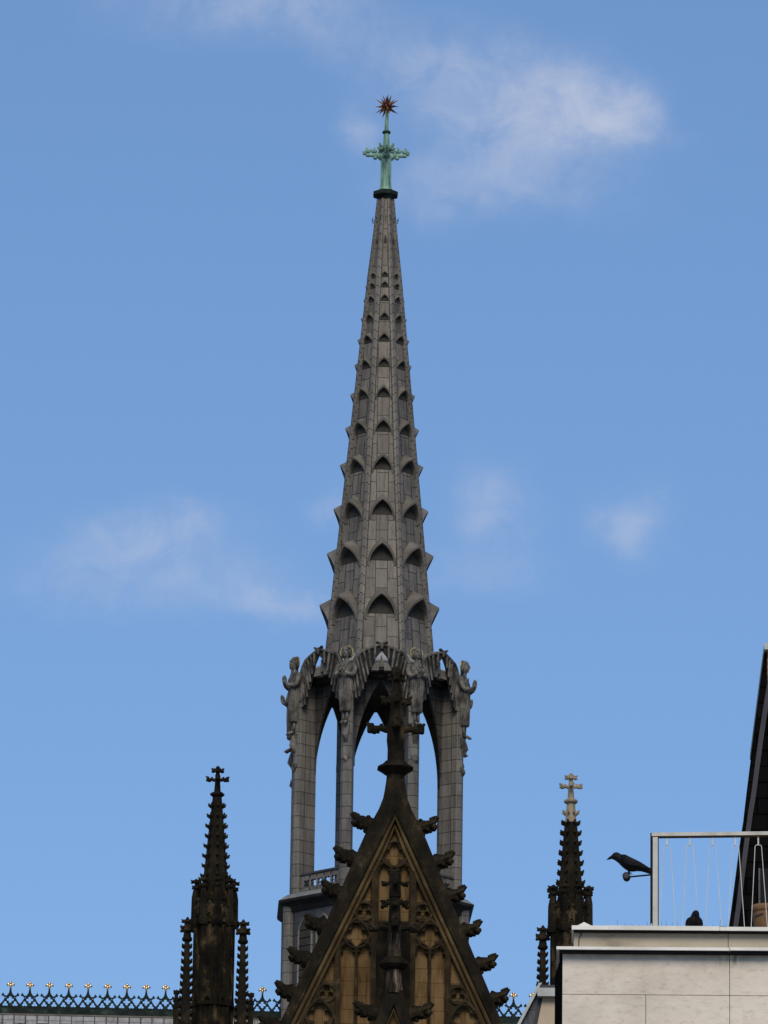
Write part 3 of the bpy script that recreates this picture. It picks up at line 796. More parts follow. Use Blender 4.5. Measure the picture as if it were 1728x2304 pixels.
def foliage_arm(mb, z, L, t, seed, droop=0.0, lift=.0):
    """four leafy arms round a finial at height z"""
    rnd = random.Random(seed)
    for k in range(4):
        i0 = len(mb.v)
        rings = []; n = 10
        for x, w, dz in ((0, .8, 0), (.35, .75, .02), (.55, .62, .05), (.72, .95, .0), (.90, 1.12, lift), (1.0, .75, lift * 1.3)):
            rings.append([(x * L, t * w * cos(2*PI*j/n) * (1 + rnd.uniform(-.14, .14)), z + dz * L - droop * L * x * x + t * w * sin(2*PI*j/n) * (1 + rnd.uniform(-.14, .14))) for j in range(n)])
        mb.loft(rings)
        for x, y, dz, r in ((.84, .7, .5, .55), (.84, -.7, .5, .55), (.92, .5, -.6, .5), (.92, -.5, -.6, .5), (.5, 0, .75, .5), (.62, 0, -.7, .45), (.98, 0, .9, .42)):
            mb.sphere((x * L, y * t, z + dz * t - droop * L * x * x + lift * L * x), r * t * rnd.uniform(.85, 1.15), 6, 5)
        mb.rot(i0, PI / 2 * k)
    return mb

# ------------------------------------------------------------------ transept gable (3.318x enlargement, origin 600,1700)
gx0 = sum(CH.hit(600 + x / 3.318, 1700 + y / 3.318, GY)[0] for x, y in ((962, 100), (957, 740), (945, 1345), (944, 1150))) / 4
MZ = (CH.hit(900 + 100, 1900, GY)[0] - CH.hit(900, 1900, GY)[0]) / 100 / 3.318
def gz(zy, ly=GY):
    return CH.hit(600 + (962 - .0147 * (zy - 100)) / 3.318, 1700 + zy / 3.318, ly)[1]
ZG0 = 42.0
gable = thing('transept_gable', 'steep dark sandstone gable with tracery, crocketed edges and a big stone cross', 'gable', CH.world(gx0, GY, ZG0), CH.psi)
YB = 2420                                        # bottom of what is modelled in detail
def hw(zy): return (390 + .43 * (zy - 1000)) * MZ
def hin(zy): return (340 + .472 * (zy - 1200)) * MZ
# body behind and backing wall
MB().poly([(-hw(YB) + .3, gz(YB)), (hw(YB) - .3, gz(YB)), (.25, gz(330)), (-.25, gz(330))], .17, 1.3).build('wall', M_ochre, gable)
# raked copings: a flared band down both sides
cop = [(68, 185), (76, 250), (92, 330), (122, 410), (165, 490), (213, 580), (300, 785), (390, 1000), (600, 1488), (hw(YB) / MZ, YB)]
inn = [(hin(YB) / MZ, YB), (482, 1500), (340, 1200), (200, 903), (95, 681), (0, 478)]
outl = [(x * MZ, gz(y)) for x, y in cop] + [(x * MZ, gz(y)) for x, y in inn] + [(-x * MZ, gz(y)) for x, y in inn[::-1][1:]] + [(-x * MZ, gz(y)) for x, y in cop[::-1]]
MB().plate(outl, [], -.28, 1.35, .04).build('coping', M_soot, gable)
# inner brown moulding, two rolls
for k, (o, r, yy_, m) in enumerate(((0, .085, -.30, M_mould), (26, .11, -.10, M_mould), (-30, .06, -.30, M_soot))):
    pts = [(-(x - o) * MZ, yy_, gz(y + o * .3)) for x, y in inn[:-1]] + [(0, yy_, gz(478 + o * 2.1))] + [((x - o) * MZ, yy_, gz(y + o * .3)) for x, y in inn[::-1][1:]]
    MB().tube(pts, r, 8).build('moulding', m, gable)
# tracery
H = []
def g(x, y): return ((x) * MZ, gz(y))
def both(pts):
    H.append([g(x, y) for x, y in pts]); H.append([g(-x, y) for x, y in pts][::-1])
def fo(x, y, r, n, rot=PI/2):
    for sx in ((-1, 1) if x else (1,)): H.append(foil(sx * x * MZ, gz(y), r * MZ, n, rot))
def la(x, yt, yb, w):
    for sx in (-1, 1): H.append(lancet(sx * x * MZ, gz(yb), gz(yt), w * MZ))
fo(0, 740, 80, 4); la(72, 812, 1235, 42)
H.append([g(-52, 640), g(52, 640), g(0, 545)])
both([(168, 925), (168, 1088), (222, 1088), (232, 1060)])
fo(218, 1172, 54, 3); fo(272, 1347, 82, 4)
la(335, 1412, 2330, 53); la(212, 1412, 2330, 50)
both([(430, 1500), (430, 1700), (500, 1700), (516, 1672)])
fo(487, 1785, 52, 3); fo(538, 1955, 86, 4); la(600, 2030, 2390, 52); la(480, 2030, 2390, 50)
both([(350, 1285), (378, 1345), (370, 1380), (345, 1310)])
MB().plate([g(-(340 + .472 * (YB - 20 - 1200)), YB - 20), g(340 + .472 * (YB - 20 - 1200), YB - 20), g(0, 500)], H, -.06, .13, .03).build('tracery', M_trac, gable)
mt = MB()
def roll(pts, r=.045, y=-.09): mt.tube([(x, y, z) for x, z in pts], r, 6)
def circ(x, y, r, rr=.05):
    for sx in ((-1, 1) if x else (1,)):
        roll([(sx * x * MZ + r * MZ * cos(2*PI*i/24), gz(y) + r * MZ * sin(2*PI*i/24)) for i in range(25)], rr)
for a in ((0, 740, 98), (218, 1172, 68), (272, 1347, 98), (487, 1785, 66), (538, 1955, 104)): circ(*a)
for sx in (-1, 1):
    for x, yt, w in ((72, 800, 56), (335, 1398, 62), (212, 1398, 62), (600, 2012, 62), (480, 2012, 62)):
        A = arch_pts(w, 1.3 * w, 8)
        sp = yt + 1.3 * w
        pp = [(x + u, sp - v) for u, v in A] + [(x - u, sp - v) for u, v in A[::-1][1:]]
        roll([g(sx * u, v) for u, v in pp], .04)
        roll([g(sx * (x + w), sp), g(sx * (x + w), sp + 520 if x == 72 else 2400)], .045); roll([g(sx * (x - w), sp), g(sx * (x - w), sp + 520 if x == 72 else 2400)], .045)
    for cx_, yt, w, h in ((272, 1225, 130, 230), (540, 1830, 130, 230)):
        A = arch_pts(w, h, 10); roll([g(sx * (cx_ + u), yt + h - v) for u, v in A] + [g(sx * (cx_ - u), yt + h - v) for u, v in A[::-1][1:]], .07, -.12)
    roll([g(sx * 145, 870), g(sx * 145, 2400)], .13, -.10)
    roll([g(sx * 405, 1440), g(sx * 405, 2400)], .10, -.10)
mt.build('tracery_rolls', M_trac, gable)
# dark centre strip painting the recess shade behind the gablet's finial
MB().box(-128 * MZ, 128 * MZ, -.10, .1, gz(YB), gz(1252)).build('centre_shade', M_soot, gable)
# crockets climbing both edges
for i, zy in enumerate((512, 768, 1022, 1278, 1530, 1785, 2040)):
    for sx in (-1, 1):
        x = (hw(zy) if zy > 600 else 175 * MZ) - .05
        inst(ME_crock[i % 3], 'crocket', gable, (sx * x, .45, gz(zy + (18 if sx > 0 else 0)) - ZG0), 0 if sx > 0 else PI, (.84 + .06 * sin(i * 2.1), .95, .98))
# knobbly stone along the edge
rnd = random.Random(5)
# finial with its cross
f = MB()
def g4(zy): return CH.hit(600 + 966 / 3.318, 1420 + zy / 3.318, GY)[1]
oct_loft(f, [(1.02 * r * MZ, z) for r, z in ((78, gz(260)), (70, gz(180)), (66, gz(110)), (64, gz(60)), (62, g4(860)), (70, g4(800)), (66, g4(690)), (50, g4(620)), (44, g4(540)), (50, g4(480)), (38, g4(400)), (32, g4(330)), (46, g4(300)), (30, g4(265)))], c=(0, .4))
fin = f.build('finial', M_soot, gable)
oct_loft(MB(), [(1.1*r*MZ, gz(y)) for r, y in ((70, 128), (95, 108), (132, 84), (126, 74), (90, 52), (68, 28))], c=(0, .4)).build('collar', M_soot, fin)
fa = MB(); foliage_arm(fa, g4(722), 215 * MZ, 36 * MZ, 3, 0, .06); fa.xf(0, lambda x, y, z: (x, y + .4, z)); fa.build('cross_arm', M_soot, fin)
fb = MB(); foliage_arm(fb, g4(515), 112 * MZ, 30 * MZ, 4, 0, .1); fb.sphere((0, 0, g4(300)), 46 * MZ, 8, 6, 0, (1, 1, 1.2)); foliage_arm(fb, g4(345), 62 * MZ, 26 * MZ, 6, 0, .2); fb.xf(0, lambda x, y, z: (x, y + .4, z)); fb.build('upper_leaves', M_soot, fin)

# gablet standing before the gable
LG = GY - 1.6
def gz2(zy): return CH.hit(600 + (950) / 3.318, 1700 + zy / 3.318, LG)[1]
lx2 = CH.hit(600 + 951 / 3.318, 1700 + 1500 / 3.318, LG)[0]
gl = thing('window_gablet', 'dark pointed gablet with pale-stained shaft and leafy finial before the big gable', 'gablet', CH.world(lx2, LG, ZG0), CH.psi)
cp = [(20, 1752), (62, 1760), (72, 1785), (95, 1870), (132, 1990), (300, 2420)]
ip = [(215, 2420), (65, 2060), (0, 1875)]
MB().plate([(x * MZ, gz2(y)) for x, y in cp] + [(x * MZ, gz2(y)) for x, y in ip] + [(-x * MZ, gz2(y)) for x, y in ip[::-1][1:]] + [(-x * MZ, gz2(y)) for x, y in cp[::-1]], [], -.35, .35, .04).build('coping', M_soot, gl)
MB().poly([(-215 * MZ, gz2(2420)), (215 * MZ, gz2(2420)), (0, gz2(1860))], -.05, .25).build('panel', M_mould, gl)
MB().tube([(-200 * MZ, -.3, gz2(2420)), (0, -.3, gz2(1905)), (200 * MZ, -.3, gz2(2420))], .06, 6).build('moulding', M_mould, gl)
sh = oct_loft(MB(), [(1.1 * r * MZ, gz2(y)) for r, y in ((70, 1780), (56, 1680), (50, 1600), (48, 1545), (52, 1500), (50, 1335))]).build('shaft', M_stained, gl)
oct_loft(MB(), [(1.1 * r * MZ, gz2(y)) for r, y in ((50, 1334.9), (46, 1290), (42, 1180), (40, 1120), (36, 1060), (34, 980), (44, 945), (42, 890), (26, 865))]).build('upper_shaft', M_soot, gl)
oct_loft(MB(), [(r * 1.08 * MZ, gz2(y)) for r, y in ((54, 1602), (80, 1590), (104, 1566), (100, 1545), (70, 1520), (52, 1505))]).build('collar', M_soot, sh)
m1 = MB(); foliage_arm(m1, gz2(1290), 190 * MZ, 34 * MZ, 8, 0, .05); m1.build('cross_arm', M_soot, sh)
m1 = MB(); foliage_arm(m1, gz2(1098), 98 * MZ, 28 * MZ, 9, .18, 0); m1.build('middle_leaves', M_soot, sh)
m1 = MB(); foliage_arm(m1, gz2(960), 98 * MZ, 18 * MZ, 10, 0, 0); oct_loft(m1, [(48*MZ, gz2(1060)), (46*MZ, gz2(1000)), (40*MZ, gz2(900))]); m1.build('upper_leaves', M_soot, sh)
for sx in (-1, 1):
    inst(ME_crock[1], 'crocket', gl, (sx * 118 * MZ, 0, gz2(1935) - ZG0), 0 if sx > 0 else PI, .92)
MB().box(-.12, .12, .26, 1.5, gz2(2400), gz2(2000)).build('tie', M_soot, gl)

# the transept front below the picture and the roof behind the gable
zb_ = gz(YB)
MB().box(-12.5, 12.5, .3, 2.0, 0, ZG0 + .5).build('lower_wall', M_soot2, gable)
MB().box(-hw(YB) + .31, hw(YB) - .31, .18, 1.29, ZG0 + .5, zb_ + .01).build('upper_wall', M_soot2, gable)
zr = CH.hit(200, 2268, 0)[1]
tr = thing('transept_roof', 'steep lead roof running back from the gable to the crossing tower', 'roof', CH.world(0, 0, 40), CH.psi)
i_ = MB(); i_.loft([[(gx0 - 7.5, y, 40), (gx0 + 7.5, y, 40), (gx0, y, zr - 2)] for y in (GY + 1.4, -4.0)]); i_.build('roof_slope', M_roof, tr)

# ------------------------------------------------------------------ turrets and slender pinnacles (3.662x, origin 370,1700)
TD = 1.2
def lz(zy, d=TD): return CH.hit(370 + (440 - (zy - 85) * .0205) / 3.662, 1700 + zy / 3.662, GY + d)[1]
MT = MZ * 3.318 / 3.662
def small_cross(mb, z1, s, seed=0, c=(0, 0)):
    """bud, small and large leaf cross on a short stem; s = height"""
    i0 = len(mb.v)
    oct_loft(mb, [(.13*s, z1 - s), (.11*s, z1 - .72*s), (.09*s, z1 - .4*s), (.07*s, z1 - .2*s), (.05*s, z1 - .1*s), (.075*s, z1 - .05*s), (.015*s, z1)])
    foliage_arm(mb, z1 - .52*s, .40*s, .085*s, seed, 0, .10)
    foliage_arm(mb, z1 - .19*s, .21*s, .075*s, seed + 1, 0, .06)
    mb.xf(i0, lambda x, y, z: (x + c[0], y + c[1], z))
    return mb
def turret(label, ax, dz, rot, pale):
    zb0 = 38.0
    t = thing('turret', label, 'turret', CH.world(ax, GY + 1.2, zb0), CH.psi, 'turrets either side of the gable')
    def Z(zy): return lz(zy) + dz
    vr = [rot + PI / 4 * k for k in range(8)]
    prof = [(108, 1140), (96, 1000), (78, 800), (61, 600), (45, 430), (35, 330)]
    cut = 515
    def rr(zy):
        for (r1, y1), (r0, y0) in zip(prof, prof[1:]):
            if y0 <= zy <= y1: return r0 + (r1 - r0) * (zy - y0) / (y1 - y0)
        return prof[-1][0]
    if pale:
        sp = oct_loft(MB(), [(rr(y) * MT * 1.04, Z(y)) for y in (1140, 1000, 800, 600, 497)], rot=rot).build('spire', M_soot, t)
        oct_loft(MB(), [(rr(y) * MT * 1.0, Z(y)) for y in (497, 430, 400, 330)], rot=rot).build('spire_tip', M_pale, t)
    else:
        sp = oct_loft(MB(), [(rr(y) * MT * 1.04, Z(y)) for y in (1140, 1000, 800, 600, 430, 330)], rot=rot).build('spire', M_soot, t)
    fm = M_pale if pale else M_soot
    oct_loft(MB(), [(r * MT, Z(y)) for r, y in ((34, 345), (58, 330), (62, 318), (50, 308), (32, 300))], rot=rot).build('collar', fm, t)
    small_cross(MB(), Z(85), Z(85) - Z(312), 3).build('cross', fm, t)
    for i, zy in enumerate((415, 500, 583, 665, 748, 830, 912, 995, 1075)):
        for k, a in enumerate(vr):
            r = rr(zy) * MT * .98
            inst((ME_crock_pale if pale and zy < 480 else ME_crock[(i + k) % 3]), 'crocket', t, (r * sin(a), -r * cos(a), Z(zy + 8) - zb0), a - PI / 2, (.155 + .012 * (i % 3), .15, .235))
    # shaft: clustered with niches; gablets and corner pinnacles round its head
    shf = oct_loft(MB(), [(156 * MT, zb0), (156 * MT, Z(1900)), (150 * MT, Z(1899)), (150 * MT, Z(1420)), (146 * MT, Z(1300)), (118 * MT, Z(1130))], rot=rot).build('shaft', M_soot2, t)
    for a in vr:
        R = 152 * MT
        mb = MB(); mb.tube([(R * sin(a), -R * cos(a), zb0), (R * sin(a), -R * cos(a), Z(1400))], .11, 8)
        for da in (-.14, .14, -.26, .26):
            mb.tube([(R * .97 * sin(a + da), -R * .97 * cos(a + da), zb0), (R * .97 * sin(a + da), -R * .97 * cos(a + da), Z(1450))], .065, 6)
        mb.build('corner_shaft', M_soot2, t)
        mb = MB(); R2 = 158 * MT
        c = (R2 * sin(a), -R2 * cos(a))
        oct_loft(mb, [(.20, Z(1420)), (.27, Z(1395)), (.27, Z(1370)), (.20, Z(1350)), (.19, Z(1180)), (.14, Z(1130)), (.07, Z(1075))], n=4, rot=a, c=c)
        foliage_arm_at = len(mb.v)
        for zz, L in ((1098, .17), (1052, .22)):
            i0 = len(mb.v); foliage_arm(mb, Z(zz), L, .075, int(zz), 0, .06); mb.xf(i0, lambda x, y, z: (x + c[0], y + c[1], z))
        mb.tube([(c[0], c[1], Z(1080)), (c[0], c[1], Z(1040)), (c[0], c[1], Z(1028))], [.06, .075, .01], 6)
        mb.build('corner_pinnacle', M_soot, t)
    for k in range(8):
        a = rot + PI / 8 + PI / 4 * k; R = 150 * MT * .9239
        mb = MB(); w = .36
        A = arch_pts(w * .72, .55, 6); zt = Z(1440)
        pts = [(w * .72, Z(1900))] + [(x, zt + z) for x, z in A] + [(-x, zt + z) for x, z in A[::-1][1:]] + [(-w * .72, Z(1900))]
        mb.poly(pts, -R - .02, -R + .1, 1)
        mb.tube([(x, -R - .04, z) for x, z in pts], .06, 6, 0)
        mb.tube([(0, -R - .05, Z(1900)), (0, -R - .05, zt + .1)], .045, 6, 0)
        for sx in (-1, 1):
            B2 = arch_pts(w * .34, .30, 5)
            mb.tube([(sx * w * .36 + x, -R - .05, zt - .12 + z) for x, z in B2] + [(sx * w * .36 - x, -R - .05, zt - .12 + z) for x, z in B2[::-1][1:]], .035, 6, 0)
        mb.box(-w * .8, w * .8, -R - .10, -R + .05, Z(1660), Z(1640), 0)
        mb.plate([(-w * .95, Z(2080)), (w * .95, Z(2080)), (0, Z(1925))], [foil(0, Z(2035), .10, 3, PI/2)], -R - .16, -R + .1, 0, 2)
        mb.tube([(0, -R - .1, Z(1930)), (0, -R - .1, Z(1895)), (0, -R - .1, Z(1880))], [.05, .08, .01], 6, 0)
        mb.plate([(-w * 1.15, Z(1400)), (w * 1.15, Z(1400)), (0, Z(1185))], [foil(0, Z(1345), .13, 3, PI/2), ], -R - .12, -R + .15, 0, 2)
        for q in (.25, .55, .85):
            for sx in (-1, 1): mb.sphere((sx * w * 1.15 * (1 - q), -R - .08, Z(1400) + (Z(1185) - Z(1400)) * q + .05), .10, 6, 5, 0)
        mb.rot(0, a).build('gablet', [M_soot2, M_soot, M_soot2], t)
    return t
axL = CH.hit(370 + 424 / 3.662, 1700 + 900 / 3.662, GY)[0]
axR = CH.hit(1180 + 402 / 3.724, 1710 + 900 / 3.724, GY)[0]
zRt = CH.hit(1180 + 404 / 3.724, 1710 + 108 / 3.724, GY + TD)[1]
turret('sooty black stone turret with a dark crocketed spire, left of the gable', axL, 0.0, 0.12, False)
turret('black stone turret with pale tip on its spire, right of the gable', axR, zRt - lz(85), PI / 8, True)

def pinnacle(label, ax, z1, seed, group='slender pinnacles beside the turrets', tall=True):
    """square crocketed needle; z1 = top"""
    zb0 = 38.0
    p = thing('slender_pinnacle', label, 'pinnacle', CH.world(ax, GY + TD, zb0), CH.psi, group)
    d = lambda px: px * MT * 1.03                # downwards in enlarged pixels
    s = d(165)
    oct_loft(MB(), [(.68 * MT * 1.35 * r, z1 - d(y)) for r, y in ((31, 175), (34, 230), (45, 480), (56, 690), (62, 860))] [::-1], n=4, rot=PI / 4).build('needle', M_soot, p)
    MB().box(-56*MT, 56*MT, -56*MT, 56*MT, zb0, z1 - d(858)).build('shaft', M_soot2, p)
    oct_loft(MB(), [(30*MT, z1 - d(200)), (44*MT, z1 - d(190)), (46*MT, z1 - d(176)), (34*MT, z1 - d(164))]).build('collar', M_soot, p)
    c = MB()
    oct_loft(c, [(.20, z1 - d(176)), (.16, z1 - d(120)), (.15, z1 - d(60)), (.13, z1 - d(30)), (.03, z1)])
    foliage_arm(c, z1 - d(100), d(51), .13, seed, 0, .0); foliage_arm(c, z1 - d(38), d(46), .075, seed + 1, 0, .08)
    c.build('cross', M_soot, p)
    for i in range(11):
        y = 245 + 61 * i; r = (31 + (y - 175) * .0455) * MT * .98
        for k in range(4):
            a = PI / 4 + PI / 2 * k
            inst(ME_crock[(i + k) % 3], 'crocket', p, (r * sin(a) * .92, -r * cos(a) * .92, z1 - d(y) - zb0), a - PI / 2, (.125, .13, .20))
    return p
def lx(zx, zy): return CH.hit(370 + zx / 3.662, 1700 + zy / 3.662, GY)[0]
pinnacle('slender black crocketed pinnacle close to the left side of the dark-tipped turret', lx(182, 1750), lz(1335), 21)
pinnacle('slender black crocketed pinnacle between the dark-tipped turret and the gable', lx(645, 1750), lz(1345), 31)
pinnacle('slender black crocketed pinnacle above the zinc-capped wall, left of the pale-tipped turret', CH.hit(1180 + 168 / 3.724, 1710 + 1600 / 3.724, GY)[0], CH.hit(1180 + 168 / 3.724, 1710 + 1385 / 3.724, GY + TD)[1], 41)
def stub(label, ax, z1, seed):
    p = thing('small_pinnacle', label, 'pinnacle', CH.world(ax, GY + TD, 38), CH.psi, 'small pinnacles beside the slender ones')
    k = MT
    oct_loft(MB(), [(.17, 38), (.17, z1 - 150*k), (.15, z1 - 90*k), (.10, z1 - 40*k)], n=4, rot=PI/4).build('shaft', M_soot, p)
    c = MB(); foliage_arm(c, z1 - 22*k, 21*k, .08, seed, 0, .1); foliage_arm(c, z1 - 85*k, 24*k, .08, seed + 1, 0, .05); foliage_arm(c, z1 - 140*k, 26*k, .08, seed + 2, 0, .05)
    c.tube([(0, 0, z1 - 45*k), (0, 0, z1 - 15*k), (0, 0, z1)], [.10, .11, .02], 6)
    c.build('leaves', M_soot, p)
stub('small dark pinnacle at the right end of the long row of gilt finials', lx(98, 2000), lz(1938), 51)
stub('small dark pinnacle just left of the single gilt finial next to the gable', lx(716, 2000), lz(1948), 61)

# ------------------------------------------------------------------ roofs with their cresting (3.95x, origin 0,2160)
zc0 = CH.hit(0, 2160 + 412 / 3.95, 0)[1]         # foot of the openwork
kc = (CH.hit(300, 2260, 0)[0] - CH.hit(200, 2260, 0)[0]) / 100 / 3.95
kv = kc / cos(rad(11.5))
def cz(y): return zc0 + (412 - y) * kv
xf0 = CH.hit(93 / 3.95, 2160 + 300 / 3.95, 0)[0]
pitch_c = CH.hit(1472 / 3.95, 2160 + 300 / 3.95, 0)[0] - xf0
pitch_c /= 8
def crest_protos():
    hwid = pitch_c / kc / 2
    halfo = [(hwid, 430), (hwid, 388), (72, 372), (58, 352), (50, 335), (52, 326), (62, 318), (76, 316), (80, 306), (72, 300), (70, 290), (62, 292), (58, 302), (48, 314), (34, 316), (22, 304), (13, 288), (9, 270), (7, 258)]
    outer = [(x * kc, cz(y)) for x, y in halfo] + [(-x * kc, cz(y)) for x, y in halfo[::-1]]
    holes = [foil(0, cz(350), 32 * kv, 4, PI/2, .56, .40, 40)] + [foil(sx * 44 * kc, cz(388), 27 * kc, 3, PI/2, .5, .46, 40) for sx in (-1, 1)]
    holes += [[(sx * 33 * kc, cz(326)), (sx * 44 * kc, cz(326)), (sx * 41 * kc, cz(340))] for sx in (-1, 1)]
    m = MB().plate(outer, holes, -.05, .05)
    f = MB()
    f.tube([(0, 0, cz(262)), (0, 0, cz(238)), (0, 0, cz(222)), (0, 0, cz(212))], [.045, .05, .075, .05], 8)
    f.sphere((0, 0, cz(200)), .075, 10, 8)
    f.tube([(0, 0, cz(193)), (0, 0, cz(184))], [.04, .01], 6)
    for sx in (-1, 1):
        f.tube([(0, 0, cz(235)), (sx * 12 * kc, -.01, cz(220)), (sx * 22 * kc, -.015, cz(210)), (sx * 30 * kc, -.01, cz(216)), (sx * 31 * kc, 0, cz(230))], [.035, .045, .045, .04, .02], 8)
    return m, f
pm, pf = crest_protos()
Zr0 = 40.0
me_c = pm.mesh('crest_panel', M_crest, Zr0); me_f = pf.mesh('gilt_finial', M_gold, Zr0, True)
def roof_side(label, label2, x0, x1, idx):
    r = thing('cathedral_roof', label, 'roof', CH.world(0, 0, Zr0), CH.psi, None)
    ze = zc0 - 60 * kv                           # top of the lead
    dz_ = ze - Zr0; dy = dz_ * .62
    sl = MB()
    sl.add([(x0, -.02, ze), (x1, -.02, ze), (x1, -dy, Zr0), (x0, -dy, Zr0), (x0, .02, ze), (x1, .02, ze), (x1, dy, Zr0), (x0, dy, Zr0)],
           [(0, 1, 2, 3), (4, 7, 6, 5), (0, 4, 5, 1), (0, 3, 7, 4), (1, 5, 6, 2), (3, 2, 6, 7)])
    sl.build('roof_slope', M_roof, r)
    fl = MB(); fl.box(x0, x1, -.11, .11, ze - .09, ze + .0); fl.build('flashing', M_hood, r)
    se = MB(); x = x0 + .2; kk = 0
    while x < x1:
        def q(d, o): return (-.02 - d * .62 - o, ze - d)
        y0_, z0_ = q(.12, 0); y1_, z1_ = q(4.0, 0)
        se.tube([(x, y0_, z0_), (x, y1_, z1_)], .022, 5)
        if kk % 2 == 0:
            y2, z2 = q(.56, .012); se.tube([(x, y2, z2), (x + pitch_c * .59, y2, z2)], .02, 5)
            y3, z3 = q(.62, .05); se.sphere((x + pitch_c * .29, y3, z3), .065, 7, 5)
        x += pitch_c * .59; kk += 1
    se.build('seams', M_verge, r)
    cst = thing('ridge_cresting', label2, 'cresting', CH.world(0, 0, Zr0), CH.psi, None)
    MB().box(x0, x1, -.13, .13, ze + .005, zc0 - 16 * kv).build('ridge_beam', M_copper_dark, cst)
    MB().box(x0, x1, -.09, .09, zc0 - 15.9 * kv, zc0 + 2 * kv).build('foot_rail', M_crest, cst)
    for i in idx:
        o = inst(me_c, 'crest_panel', cst, (xf0 + pitch_c * i, 0, 0))
        inst(me_f, 'gilt_finial', o)
roof_side('pale lead cathedral roof left of the tower, showing along the bottom left edge', 'green openwork ridge cresting with a long row of gilt finials, left of the tower', xf0 - 3.5 * pitch_c, -4.3, range(-3, 15))
roof_side('lead cathedral roof right of the gable, mostly hidden behind the stone building', 'green openwork ridge cresting with three gilt finials, right of the gable', 4.3, 14.0, range(24, 34))
bodyn = MB().box(-20, 20, -11, 9, 0, 39.9); tag(bodyn.build('cathedral_nave', M_soot2, None), 'dark sandstone nave walls under the lead roofs', 'church')
o = bpy.data.objects['cathedral_nave']; o.location = CH.world(0, 0, 0); o.rotation_euler = (0, 0, CH.psi)

# ------------------------------------------------------------------ stone building in front, at the right (4.276x, origin 1340,1840)
BY = 60.0
r_ = ray(1265, 2200); BF = Frame(r_.x / r_.y * BY, BY, rad(-1.9))   # origin at the wall's left edge
def bh(px, py, ly=0.0): return BF.hit(px, py, ly)
def bz(zx, zy, ly=0.0): return BF.hit(1340 + zx / 4.276, 1840 + zy / 4.276, ly)
bld = thing('stone_building', 'pale stone-clad building corner with two ledges, at the lower right', 'building', BF.world(0, 0, 0), BF.psi)
xr = bh(1990, 2200)[0]
z_l0 = bh(1500, 2138.5, -.13)[1]; z_l1 = bh(1500, 2131, -.13)[1]
z_p1 = bh(1500, 2094.0, -.06)[1]; z_c1 = bh(1500, 2083.5, -.06)[1]
zj = bh(1500, 2238.7)[1]; xj1 = bh(1641.7, 2200)[0]; xj2 = bh(1453, 2270)[0]
M_wall = wall_mat(xj1, z_l0)
# slabs of cladding with open joints
G = .006
wl = MB()
def slab(x0, x1, z0, z1): wl.box(x0 + G/2, x1 - G/2, 0, .06, z0 + G/2, z1 - G/2)
xs_up = [0, xj1, xj1 + (xj1 - 0) * .9, xr]; rowh = z_l0 - zj
slab(0, xj1, zj, z_l0 + .003); slab(xj1, xr, zj, z_l0 + .003)
slab(0, xj2, zj - rowh, zj); slab(xj2, xj1, zj - rowh, zj); slab(xj1, xr, zj - rowh, zj)
z = zj - rowh; k = 0
while z > rowh:
    xa = (0, xj1, xr) if k % 2 == 0 else (0, xj2, xj1, xr)
    for a, b in zip(xa, xa[1:]): slab(a, b, z - rowh, z)
    z -= rowh; k += 1
slab(0, xr, 0, z)
wl.build('wall', M_wall, bld)
MB().box(.01, xr, .05, .3, 0, z_l0).build('wall_core', M_joint, bld)
# return wall at the left, its shade painted near-black, splayed outwards
xd = bh(1248.5, 2200, 1.2)[0]
MB().loft([[(-.005, .02, z), (.3, .3, z), (.3, 2.2, z), (xd, 1.2, z)] for z in (0, z_l0 - .01)]).build('return_wall', M_sidewall, bld)
xl0 = bh(1252, 2134, -.13)[0]; xlj = bh(1641.0, 2134, -.13)[0]
MB().box(xl0, xlj - .006, -.13, .9, z_l0 + .004, z_l1).build('ledge', M_coping, bld)
MB().box(xlj + .006, xr, -.13, .9, z_l0 + .007, z_l1 + .004).build('ledge', M_coping, bld)
MB().box(xl0 + .03, xr, -.10, .5, z_l0 - .018, z_l0 + .003).build('soffit_shade', M_black, bld)  # black strip standing in for the shade under the ledge
xp0 = bh(1291, 2110, .04)[0]; xpj = bz(1276, 1180, .04)[0]
MB().box(xp0, xpj - .003, .04, .5, z_l1 - .002, z_p1).build('parapet', M_wall2, bld)
MB().box(xpj + .003, xr, .04, .5, z_l1 - .002, z_p1).build('parapet', M_wall2, bld)
xq = bh(1302, 2110, .04)[0]
MB().tube([(xq, .035, z_l1), (xq + .004, .035, z_l1 + .12), (xq + .03, .035, z_l1 + .16), (xq + .012, .035, z_p1)], .006, 5).build('crack', M_joint, bld)
xc0 = bh(1286, 2085, -.06)[0]; xcj = bz(130, 1050, -.06)[0]; xcj2 = bz(1195, 1060, -.06)[0]
for a, b, dz in ((xc0, xcj, 0), (xcj, xcj2, .002), (xcj2, xr, -.003)):
    MB().box(a + .002, b - .002, -.06, .62, z_p1 + .006, z_c1 + dz).build('coping', M_coping, bld)
MB().box(xc0 + .02, xr, -.04, .5, z_p1 - .008, z_p1 + .005).build('soffit_shade', M_black, bld)  # black strip painted in as the coping's underside shade
MB().poly([(xc0 + .05, z_c1), (xc0 + .22, z_c1), (xc0 + .13, z_c1 + .045)], -.02, .4).build('coping_hip', M_coping, bld)
MB().box(.02, xr, .9, 12, 0, z_l1 - .02).build('roof_slab', M_joint, bld)
MB().box(xp0 + .01, xr, .5, .9, z_l1 - .001, z_l1 + .05).build('gutter', M_joint, bld)
